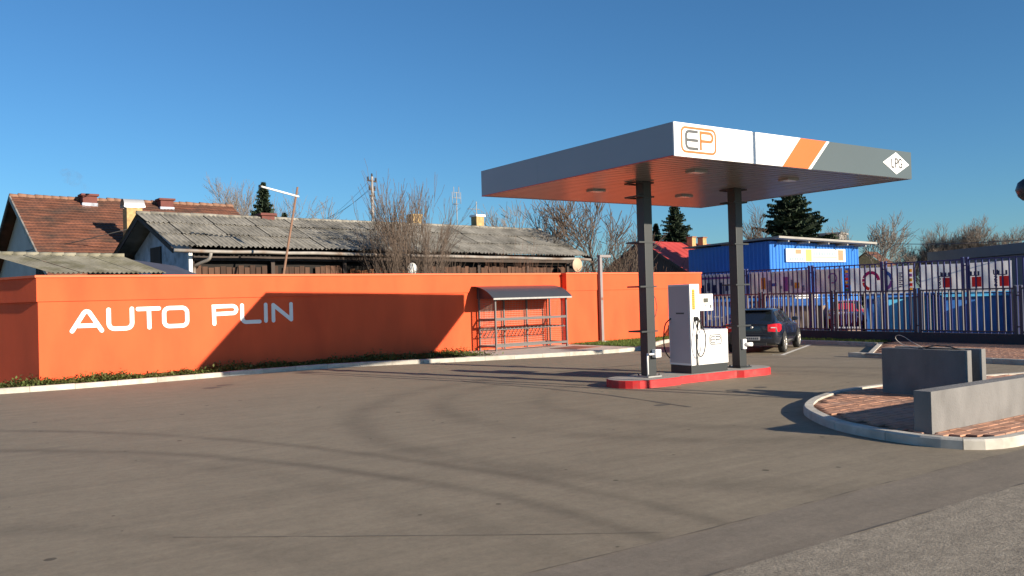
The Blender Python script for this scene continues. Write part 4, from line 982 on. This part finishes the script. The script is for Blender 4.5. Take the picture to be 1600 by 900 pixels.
# --- low lean-to roof directly behind the wall at the left
low = bld('lean_to', 3.5, .6, 'low mossy corrugated lean-to roof just behind the orange wall corner', 'roof'); O2 = Vector((3.5, .6, 0))
a0, a1, b0, b1 = (4.75, .75, 2.98), (7.75, .75, 2.98), (3.6, 3.6, 3.66), (7.05, 2.6, 3.57)
for c in range(4): corr_sheet(a0, a1, b0, b1, c/4-.002, (c+1)/4+.002, 0, 1, M_asb2, low, random.uniform(0, .02), 6, .028, O2)
for k in range(11): MB().tube([Vector(b0).lerp(Vector(b1), k/11)+Vector((0, 0, .03))-O2, Vector(b0).lerp(Vector(b1), (k+1)/11+.01)+Vector((0, 0, .035))-O2], .07, 8).build('ridge_cap', M_asb2, low)
MB().add([Vector(p)-O2 for p in ((7.05, 2.6, 3.52), (7.8, .75, 2.95), (9.7, 1.6, 2.7), (8.9, 3.6, 3.35))], [(0,1,2,3)]).build('shadowed_sheet', mat('roof_shadow_colour', (.05, .055, .085), .8, .2, 2), low)  # roof end coloured dark for the shadow the shed casts on it
MB().box(1.4, 3.9, .3, 2.1, 0, 2.9).build('wall', M_stucco, low)

# --- tiled house at the left
hu, hv = 6.6, 19.5
house = bld('tiled_house', hu, hv, 'house with weathered red-brown tiled roof and chimneys at the left', 'house'); O3 = Vector((hu, hv, 0))
HL, rz_, ev, ez = 10.3, 7.25, -8.2, 3.35
rows_n = 27
for k in range(rows_n):
    f0, f1 = k/rows_n, (k+1)/rows_n+.004; mb = MB(); n = 124; P = []
    for f, dz in ((f0, .0), (f1, .055)):
        P.append([(HL*i/n-.05, ev*f, rz_+(ez-rz_)*f+dz+.014*(1 if i % 2 else 0)+.012*math.sin(i*.37+k)) for i in range(n+1)])
    P.append([(a, b-.002, c-.05) for a, b, c in P[1]])
    mb.grid([r_ for r_ in P], smooth=False); mb.f = [f[::-1] for f in mb.f]; mb.build('tile_row', M_tile, house)
for k in range(30):
    z = rz_+.02+random.uniform(-.02, .02); MB().tube([(k*HL/30-.05, 0, z), ((k+1)*HL/30, 0, z-.01)], [.13, .11], 8).build('ridge_tile', M_ridge, house)
MB().add([(-.05, 0, rz_), (HL-.05, 0, rz_), (HL, 8.2, ez), (-.05, 8.2, ez)], [(0,1,2,3)]).build('back_roof', M_tile, house)
MB().add([(.45, -7.6, 0), (.45, 7.6, 0), (.45, 7.6, ez+.2), (.45, 0, rz_-.15), (.45, -7.6, ez+.2)], [(0,4,3,2,1)]).build('gable_wall', M_stucco, house)
MB().add([(HL-.4, -7.6, 0), (HL-.4, 7.6, 0), (HL-.4, 7.6, ez+.2), (HL-.4, 0, rz_-.15), (HL-.4, -7.6, ez+.2)], [(0,1,2,3,4)]).build('gable_wall', M_stucco, house)
MB().box(.5, HL-.45, -7.6, 7.6, 0, ez+.1).build('wall', M_stucco, house)
for s in (-1, 1):
    MB().add([(-.07, 0, rz_+.06), (-.07, s*8.2, ez+.06), (-.07, s*8.2, ez-.16), (-.07, 0, rz_-.18), (-.01, 0, rz_+.06), (-.01, s*8.2, ez+.06), (-.01, s*8.2, ez-.16), (-.01, 0, rz_-.18)], [(0,1,2,3),(7,6,5,4),(0,4,5,1),(3,2,6,7)]).build('barge_board', M_gutter if s < 0 else M_darkwood, house)
wn = MB().box(.40, .445, -4.9, -3.3, 3.2, 4.6).build('window', M_dark, house); MB().box(.38, .399, -5.0, -3.2, 3.1, 3.19).build('sill', M_stucco, wn); MB().box(.385, .399, -4.14, -4.06, 3.2, 4.6).build('mullion', M_darkwood, wn)
for (x, lab) in ((138, 'red square chimney on the tiled house ridge, nearer its gable'), (258, 'red square chimney on the tiled house ridge, farther along')):
    c = chimney(x, 304 if x < 200 else 311, 322 if x < 200 else 328, hv-.6, .62, M_chimr, M_chimr, lab); MB().bbox(-.34, .34, -.34, .34, .5, .72, .01).build('flashing', M_lime, c)
u, zt = W(207, 326, 14.0); c = bld('round_cap_chimney', u, 14.0, 'yellowish chimney with pale half-round metal cowl', 'chimney', 3.6)
MB().bbox(-.32, .32, -.32, .32, 0, zt-3.6, .01).build('stack', M_chimy, c); mb = MB(); h = zt-3.6
P = [[(x_, .36*math.cos(R(a)), h+.05+.36*math.sin(R(a))) for a in range(0, 181, 15)] for x_ in (-.42, .42)]; mb.grid(P); mb.grid([[(a, b*.95, cc-.02) for a, b, cc in r_] for r_ in P[::-1]]); mb.build('cowl', M_metal, c)

# --- red roofed house behind the columns (world frame)
rh = empty('red_roof_house', (43.72, 46.74, 0), R(7.6), label='low house with bright red sheet roof and dark boarded gable', cat='house')
rz1, ez1, hw1 = 5.98, 3.2, 4.7
MB().add([(-.3, 0, rz1), (10.2, 0, rz1-.08), (10.2, -hw1, ez1), (-.3, -hw1, ez1)], [(0,3,2,1)]).build('roof', M_redroof, rh)
MB().add([(-.3, 0, rz1-.01), (10.2, 0, rz1-.09), (10.2, hw1, ez1), (-.3, hw1, ez1)], [(0,1,2,3)]).build('roof', M_redroof, rh)
for k in range(12): MB().add([(.5+k*.8, 0, rz1+.03-.006*k), (.56+k*.8, 0, rz1+.03-.006*k), (.56+k*.8, -hw1, ez1+.03), (.5+k*.8, -hw1, ez1+.03)], [(0,3,2,1)]).build('roof_seam', M_redroof, rh)
MB().add([(0, -hw1+.3, 0), (0, hw1-.3, 0), (0, hw1-.3, ez1), (0, 0, rz1-.12), (0, -hw1+.3, ez1)], [(0,4,3,2,1)]).build('gable', M_darkwood, rh)
MB().box(.05, 10, -hw1+.4, hw1-.4, 0, ez1).build('wall', M_stucco, rh)
for s_ in (-1, 1): MB().add([(-.32, 0, rz1+.03), (-.32, s_*(hw1+.05), ez1+.02), (-.32, s_*(hw1+.05), ez1-.2), (-.32, 0, rz1-.2)], [(0,1,2,3) if s_ > 0 else (3,2,1,0)]).build('barge_board', M_darkwood, rh)
for dx_ in (5.2, 6.6): k = MB().bbox(dx_-.24, dx_+.24, -.9, -.4, 5.1, 6.3, .01).build('chimney_stack', M_chimy, rh); MB().bbox(dx_-.3, dx_+.3, -.96, -.34, 6.3, 6.38, .01).build('chimney_cap', M_ridge, k)

# --- blue steel shop
bs = empty('blue_steel_shop', (34.32, 27.54, 0), R(0), label='bright blue ribbed steel shop with flat roof and faded sign', cat='building')
def ribbed(p0, p1, z0, z1a, z1b, m, name):
    p0, p1 = Vector(p0), Vector(p1); L = (p1-p0).length; d_ = (p1-p0)/L; nn_ = Vector((d_.y, -d_.x)); mb = MB(); bot = []; top = []; s = 0
    pat = [(0, 0), (.13, 0), (.16, .035), (.22, .035), (.25, 0)]
    while s < L:
        for a, o_ in pat[:-1]:
            if s+a <= L: q = p0+d_*(s+a)+nn_*o_; f = (s+a)/L; bot.append((q.x, q.y, z0)); top.append((q.x, q.y, z1a+(z1b-z1a)*f))
        s += .25
    bot.append((p1.x, p1.y, z0)); top.append((p1.x, p1.y, z1b)); return mb.grid([bot, top], smooth=False).build(name, m, bs)
ribbed((0, 0), (7.3, 0), 0, 4.46, 4.30, M_bluesteel, 'ribbed_front'); ribbed((0, 5.5), (0, 0), 0, 4.36, 4.46, M_bluesteel, 'ribbed_side')
MB().box(.02, 7.28, .05, 5.4, 0, 4.2).build('core', M_bluesteel, bs)
rf = MB().add([(-.25, -.75, 4.56), (7.9, -.75, 4.36), (7.9, 5.7, 4.33), (-.25, 5.7, 4.44), (-.25, -.75, 4.66), (7.9, -.75, 4.46), (7.9, 5.7, 4.42), (-.25, 5.7, 4.50)], [(0,3,2,1),(4,5,6,7),(0,1,5,4),(1,2,6,5),(2,3,7,6),(3,0,4,7)]).build('flat_roof', M_roofedge, bs)
for k in range(5): MB().box(.5+k*1.6, .58+k*1.6, -.7, 0, 4.38-.04*k, 4.46-.04*k).build('roof_bracket', M_roofedge, bs)
X_ = lambda x: 1.08+(x-.72)*1.74
sg = MB().bbox(X_(.72), X_(3.55), -.10, -.05, 3.42, 4.10, .006).build('shop_sign', M_sign, bs)
for (a, b, c_, e, m_) in [(1.62, 1.88, 3.46, 4.06, M_signy), (3.18, 3.42, 3.5, 4.04, M_signo), (1.15, 1.4, 3.84, 4.05, M_signo), (1.95, 3.1, 3.56, 3.60, M_signp), (1.95, 3.1, 3.66, 3.69, M_signo), (.85, 1.5, 3.72, 3.76, M_signp)]: MB().box(X_(a), X_(b), -.106, -.1005, c_, e).build('sign_print', m_, sg)
for k in range(9): MB().box(X_(1.98+k*.125), X_(2.06+k*.125), -.106, -.1005, 3.76, 3.94).build('sign_letter', M_signp, sg)
for k in range(6): MB().box(X_(.88+k*.11), X_(.95+k*.11), -.106, -.1005, 3.5, 3.64).build('sign_letter', M_signp, sg)

# --- slate coloured long roof at the right, small tiled house, concrete block far behind
p0, p1 = at(1452, 393, 76), at(1660, 385, 62)
db = empty('slate_building', (p0.x, p0.y, 0), math.atan2(p1.y-p0.y, p1.x-p0.x), label='long low slate-grey building rising over the banners at the right', cat='building'); L = math.hypot(p1.x-p0.x, p1.y-p0.y)+8
MB().box(0, L, .1, 8, 0, 3.95).build('wall', M_dkbld, db); MB().bbox(-.15, L, -.1, 8.2, 3.98, 4.72, .02).build('roof_fascia', M_dkbld, db)
q = at(1362, 400, 112); sh_ = empty('small_tiled_house', (q.x, q.y, 0), R(10), label='small distant house with red-brown tiled roof behind the blue shop', cat='house')
MB().add([(-1.7, 0, 6.4), (1.5, 0, 6.4), (1.8, -2.4, 4.6), (-1.9, -2.4, 4.6)], [(0,3,2,1)]).build('roof', M_tile, sh_); MB().add([(-1.7, 0, 6.4), (1.5, 0, 6.4), (1.8, 2.4, 4.6), (-1.9, 2.4, 4.6)], [(0,1,2,3)]).build('roof', M_tile, sh_)
MB().box(-1.6, 1.35, -2.0, 2.0, 0, 4.7).build('wall', M_chimy, sh_); MB().add([(-1.6, -2.0, 4.7), (-1.6, 2.0, 4.7), (-1.6, 0, 6.3)], [(0, 2, 1)]).build('gable', M_chimy, sh_); MB().bbox(2.2, 2.7, -.2, .3, 0, 5.6, .01).build('chimney_stack', M_white, sh_)
q = at(1318, 370, 80); gb = empty('concrete_block', (q.x, q.y, 0), R(20), label='distant grey concrete block roof beside the large spruce', cat='building')
MB().box(-1.3, 1.0, 0, 3, 0, 6.75).build('wall', M_grey_b, gb); MB().bbox(-1.4, 1.1, -.15, 3.1, 6.75, 6.9, .02).build('roof', M_grey_b, gb)

# ================================================================== POLES AND WIRES
(u0_, z0_), (u1_, z1_), (u2_, z2_) = W(465, 296, 2.2), W(443, 428, 2.2), W(404, 291, 2.2)
lpo = bld('leaning_lamp_pole', u1_, 2.2, 'thin leaning rusty pole with white tube light, behind the wall', 'lamp pole', 0)
dx = (u0_-u1_)/(z0_-z1_); MB().tube([(-z1_*dx, 0, 0), (0, 0, z1_), (u0_-u1_, 0, z0_+.08)], [.05, .045, .035], 8).build('pole', M_polew, lpo)
MB().tube([(u0_-u1_+.02, -.03, z0_-.25), (u2_-u1_, -.15, z2_-.02)], .035, 8).build('tube_light', M_white, lpo); MB().cyl((u2_-u1_-.05, -.15, z2_-.02), (u2_-u1_+.02, -.15, z2_-.02), .05, 8).build('end_cap', M_black, lpo)
(ua, za), (ub, zb_) = W(420, 355, 6.2), W(455, 366, 6.2)
q = at(581, 276, 60); upl = empty('utility_pole', (q.x, q.y, 0), R(30), label='distant utility pole with crossarms and insulators', cat='utility pole')
MB().tube([(0, 0, 0), (0, 0, 5), (0, 0, 10.7)], [.14, .12, .09], 8).build('pole', M_pole, upl)
for z, L in ((10.35, 1.0), (9.75, .7), (9.3, .55)): MB().box(-L/2, L/2, -.05, .05, z, z+.09).build('crossarm', M_darkwood, upl)
for x_, z in ((-.45, 10.44), (0, 10.7), (.45, 10.44), (-.3, 9.84), (.3, 9.84), (.2, 9.39)): MB().lathe([(.03, 0), (.075, .06), (.05, .12), (.075, .18), (0, .24)], (x_, 0, z), 'z', 8).build('insulator', M_black, upl)
for k, (yy, zoff) in enumerate(((-.45, 10.6), (.0, 10.0), (.35, 9.9))):
    b_ = Vector((q.x, q.y, zoff)); e_ = at(470, 352-k*6, 75); e_.z -= .5; P = [b_.lerp(e_, t_/12)-Vector((0, 0, 1.2*math.sin(math.pi*t_/12)*.5)) for t_ in range(13)]
    MB().tube(P, .011, 4).solo('overhead_wire', M_cable, b_, label=('uppermost thin overhead wire running from the utility pole', 'middle thin overhead wire running from the utility pole', 'lowest thin overhead wire running from the utility pole')[k], cat='wire', group='overhead wires from the utility pole')
P = [at(x, y, D_) for x, y, D_ in ((1355, 399, 48), (1378, 396, 47), (1400, 381, 46), (1440, 381.5, 44), (1480, 381, 42), (1530, 379, 40), (1600, 375, 37), (1680, 371, 34))]
MB().tube(P, .016, 5).solo('sagging_cable', M_cable, P[0], label='black sagging cable strung above the fence at the right', cat='cable')
P = [W(40, 392, 15), W(110, 380, 14), W(200, 358, 12)]; MB().tube([wl(P[0][0], 15, P[0][1]), wl(P[1][0], 14, P[1][1]), wl(P[2][0], 12, P[2][1])], .018, 5).solo('house_wire', M_cable, wl(P[0][0], 15, P[0][1]), label='dark wire crossing in front of the tiled roof', cat='wire')
q = at(1606, 296, 25); gl = empty('round_lamp', (q.x, q.y, 0), 0, label='dark round lamp head on a thin pole at the right edge', cat='lamp')
MB().lathe([(.0, -.28), (.12, -.27), (.22, -.17), (.28, 0), (.22, .18), (.1, .27), (0, .28)], (0, 0, q.z), 'z', 16).build('globe', M_globe, gl); MB().tube([(.2, -.2, 0), (.2, -.2, q.z-.1), (0, 0, q.z+.2)], .04, 8).build('pole', M_lamp, gl)

# ================================================================== TREES
def bare(base, h, seed, label, m=M_twig, spread=.55, levels=5, stems=1, r0=.12, group='bare winter trees', up_=.25, name='bare_tree', cat='tree', mr=.006, wide=1.0):
    rng = random.Random(seed); root = empty(name, base, 0, label=label, cat=cat, group=group); tr = MB(); cr = MB()
    def grow(p, d_, L, r, lv):
        n = 4 if lv < 2 else 3; pts = [p]; q = p.copy(); dd = d_.copy()
        for k in range(n):
            dd = (dd+Vector((rng.gauss(0, .13), rng.gauss(0, .13), rng.gauss(0, .08)+up_*.25))).normalized(); q = q+dd*L/n; pts.append(q.copy())
        r1 = max(mr, r*.55); (tr if lv == 0 else cr).tube(pts, [r+(r1-r)*i/n for i in range(n+1)], 6 if lv == 0 else (4 if lv < 2 else 3), caps=False)
        if lv >= levels: return
        kids = rng.randint(3, 5) if lv < levels-1 else rng.randint(3, 4)
        for k in range(kids):
            f = rng.uniform(.35, 1.0); i = min(n-1, int(f*n)); b = pts[i].lerp(pts[i+1], f*n-i)
            ax = dd.cross(Vector((rng.gauss(0, 1), rng.gauss(0, 1), rng.gauss(0, 1)))).normalized()
            nd = (Matrix.Rotation(rng.gauss(spread, .18), 3, ax) @ dd); nd.z += up_*.3; nd.normalize()
            grow(b, nd, L*rng.uniform(.55, .8), max(mr, r1*rng.uniform(.6, .85)), lv+1)
        grow(pts[-1], dd, L*.7, r1, lv+1)
    for s in range(stems):
        a = rng.uniform(0, math.tau); lean = rng.uniform(.05, .55) if stems > 1 else rng.uniform(0, .08)
        grow(Vector((rng.gauss(0, .12), rng.gauss(0, .12), 0))*(stems > 1), Vector((math.cos(a)*lean, math.sin(a)*lean, 1)).normalized(), h*(.42 if stems == 1 else .50)*rng.uniform(.8, 1.1), r0*rng.uniform(.7, 1), 0)
    k_ = h/max(v.z for v in cr.v)
    if abs(k_-1) > .02:
        for b_ in (tr, cr): b_.v = [Vector((v.x*k_*wide, v.y*k_*wide, v.z*k_)) for v in b_.v]
    tr.build('trunk', M_bark if stems == 1 else m, root); cr.build('crown', m, root); return root
def gp(x, y, D): q = at(x, y, D); return (q.x, q.y, 0)
uB, zB = W(645, 425, 3.0)
bare(tuple(wl(uB, 3.0)), 7.6, 3, 'large leafless many-stemmed bush growing behind the orange wall', M_twig, .30, 3, 11, .034, 'bare winter bushes', .35, 'bare_bush', 'bush', .009, .95)
for i, (x, hh, sd, st) in enumerate(((792, 4.6, 11, 6), (832, 4.5, 12, 8))):
    bare(tuple(wl(W(x, 425, 2.7)[0], 2.7)), hh, sd, ('thin reddish leafless shrub behind the wall left of the cage roof' if i == 0 else 'reddish leafless shrub behind the wall above the cage roof'), M_twigr, .26, 2, st, .02, 'bare winter bushes', .3, 'bare_bush', 'bush', .008, .6)
bare(gp(880, 425, 46), 8.2, 21, 'leafless tree with open crown beyond the end of the long shed', M_twig, .55, 4, 1, .17, mr=.013)
bare(gp(945, 425, 44), 7.9, 22, 'leafless tree with wide crown standing between shed and column', M_twig, .5, 4, 1, .18, mr=.013)
bare(gp(985, 425, 42), 6.2, 27, 'slender leafless tree just beside the near column', M_twig, .5, 3, 3, .07, mr=.012)
bare(gp(1185, 400, 58), 8.0, 23, 'thin leafless tree beside the large spruce', M_twig, .6, 4, 1, .12, mr=.012)
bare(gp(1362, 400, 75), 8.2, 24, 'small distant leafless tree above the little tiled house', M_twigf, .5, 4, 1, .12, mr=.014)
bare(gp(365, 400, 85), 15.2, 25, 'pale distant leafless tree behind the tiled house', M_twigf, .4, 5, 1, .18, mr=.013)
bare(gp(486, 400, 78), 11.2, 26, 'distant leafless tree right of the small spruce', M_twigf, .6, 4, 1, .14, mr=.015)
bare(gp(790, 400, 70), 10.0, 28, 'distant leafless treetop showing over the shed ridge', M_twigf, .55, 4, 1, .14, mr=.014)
for i, (x, hh) in enumerate(((1455, 6.6), (1485, 8.6), (1515, 8.9), (1548, 7.9))):
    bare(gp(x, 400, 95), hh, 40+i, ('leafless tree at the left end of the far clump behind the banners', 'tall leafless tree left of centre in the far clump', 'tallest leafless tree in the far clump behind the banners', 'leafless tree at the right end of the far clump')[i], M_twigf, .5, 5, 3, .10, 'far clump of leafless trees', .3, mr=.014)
mb = MB(); rng = random.Random(5)                                        # brushwood behind the wall near the red roofed house
for _ in range(520):
    q = wl(rng.uniform(29.0, 37), rng.uniform(6, 13)); h_ = rng.uniform(2.6, 4.0); d_ = Vector((rng.gauss(0, .25), rng.gauss(0, .25), 1))
    mb.tube([q, q+d_*h_*.5, q+d_*h_+Vector((rng.gauss(0, .2), rng.gauss(0, .2), 0))], [.018, .013, .008], 3, caps=False)
mb.build('brushwood', M_twigr, label='mass of brown leafless brushwood behind the wall near the red roof', cat='brushwood', kind='stuff')

def spruce(base, h, rad, seed, label, z0=.06):
    rng = random.Random(seed); root = empty('spruce_tree', base, 0, label=label, cat='tree', group='dark spruces in the background')
    MB().tube([(0, 0, 0), (0, 0, h*.5), (0, 0, h*.97)], [h*.022, h*.014, .02], 7).build('trunk', M_bark, root); mb = MB(); n = int(h*32)
    for k in range(n):
        f = z0+(1-z0)*(k/n)**.92; a = k*2.39996+rng.uniform(-.4, .4); L = rad*(1-f)**.85*rng.uniform(.35, 1.18)+.12; z = h*f; d_ = Vector((math.cos(a), math.sin(a), 0))
        m_ = max(4, int(L*6.5)); sd = Vector((-d_.y, d_.x, 0))
        for i in range(m_):
            t_ = (i+.6)/m_; p = d_*L*t_+Vector((0, 0, z-.32*L*t_+.28*L*t_*t_)); wd_ = .34*L*(1-t_*.75)*rng.uniform(.6, 1.1)+.05
            for s in (-1, 1):
                tip = p+sd*s*wd_+d_*wd_*.7+Vector((0, 0, -.22*wd_+rng.gauss(0, .05))); b1 = p-d_*.07; b2 = p+d_*.11+Vector((0, 0, -.02)); lo_ = (p+tip)/2+Vector((0, 0, -.16-.1*rng.random()))
                mb.add([b1, b2, tip, lo_], [(0, 1, 2), (0, 2, 3)])
        tp = d_*L+Vector((0, 0, z-.05*L)); mb.add([tp-d_*.25+sd*.07, tp-d_*.25-sd*.07, tp+d_*.14+Vector((0, 0, .06))], [(0, 1, 2)])
    mb.build('crown', M_needle, root); return root
spruce(gp(1238, 400, 60), 9.6, 5.6, 1, 'large dark spruce rising behind the blue steel shop')
spruce(gp(1056, 400, 86), 11.2, 4.6, 2, 'dark spruce behind the red roofed house between the columns')
spruce(gp(1026, 400, 88), 9.2, 2.9, 4, 'smaller dark spruce beside the near column behind the red roof')
spruce(gp(414, 400, 75), 12.4, 3.6, 3, 'distant dark spruce behind the corrugated roof left')
spruce(gp(446, 400, 77), 10.0, 2.6, 6, 'smaller distant spruce right of the brick chimney')

# ================================================================== chimney smoke
q = at(112, 280, 47); rng = random.Random(9)
smoke_m = bpy.data.materials.new('thin_smoke'); smoke_m.use_nodes = True; N = smoke_m.node_tree; N.nodes.remove(N.nodes['Principled BSDF'])
pv_ = N.nodes.new('ShaderNodeVolumePrincipled'); pv_.inputs['Color'].default_value = (.35, .36, .42, 1)
nz_ = N.nodes.new('ShaderNodeTexNoise'); nz_.inputs['Scale'].default_value = 2.2; nz_.inputs['Detail'].default_value = 4
mr_ = N.nodes.new('ShaderNodeMapRange'); mr_.inputs[1].default_value = .48; mr_.inputs[2].default_value = .75; mr_.inputs[3].default_value = 0; mr_.inputs[4].default_value = .9
tc_ = N.nodes.new('ShaderNodeTexCoord'); N.links.new(tc_.outputs['Object'], nz_.inputs[0]); N.links.new(nz_.outputs[0], mr_.inputs[0]); N.links.new(mr_.outputs[0], pv_.inputs['Density']); N.links.new(pv_.outputs[0], N.nodes['Material Output'].inputs['Volume'])
pts = [at(137, 303, 44.3), at(132, 294, 44.4), at(122, 284, 44.6), at(108, 275, 44.9), at(95, 268, 45.2)]
b0_ = pts[0].copy(); MB().tube([p-b0_ for p in pts], [.12, .22, .36, .45, .12], 10).xf(Matrix.Translation(b0_)).solo('chimney_smoke', smoke_m, b0_, label='faint wisp of grey smoke drifting from the tiled house chimney', cat='smoke', kind='stuff')
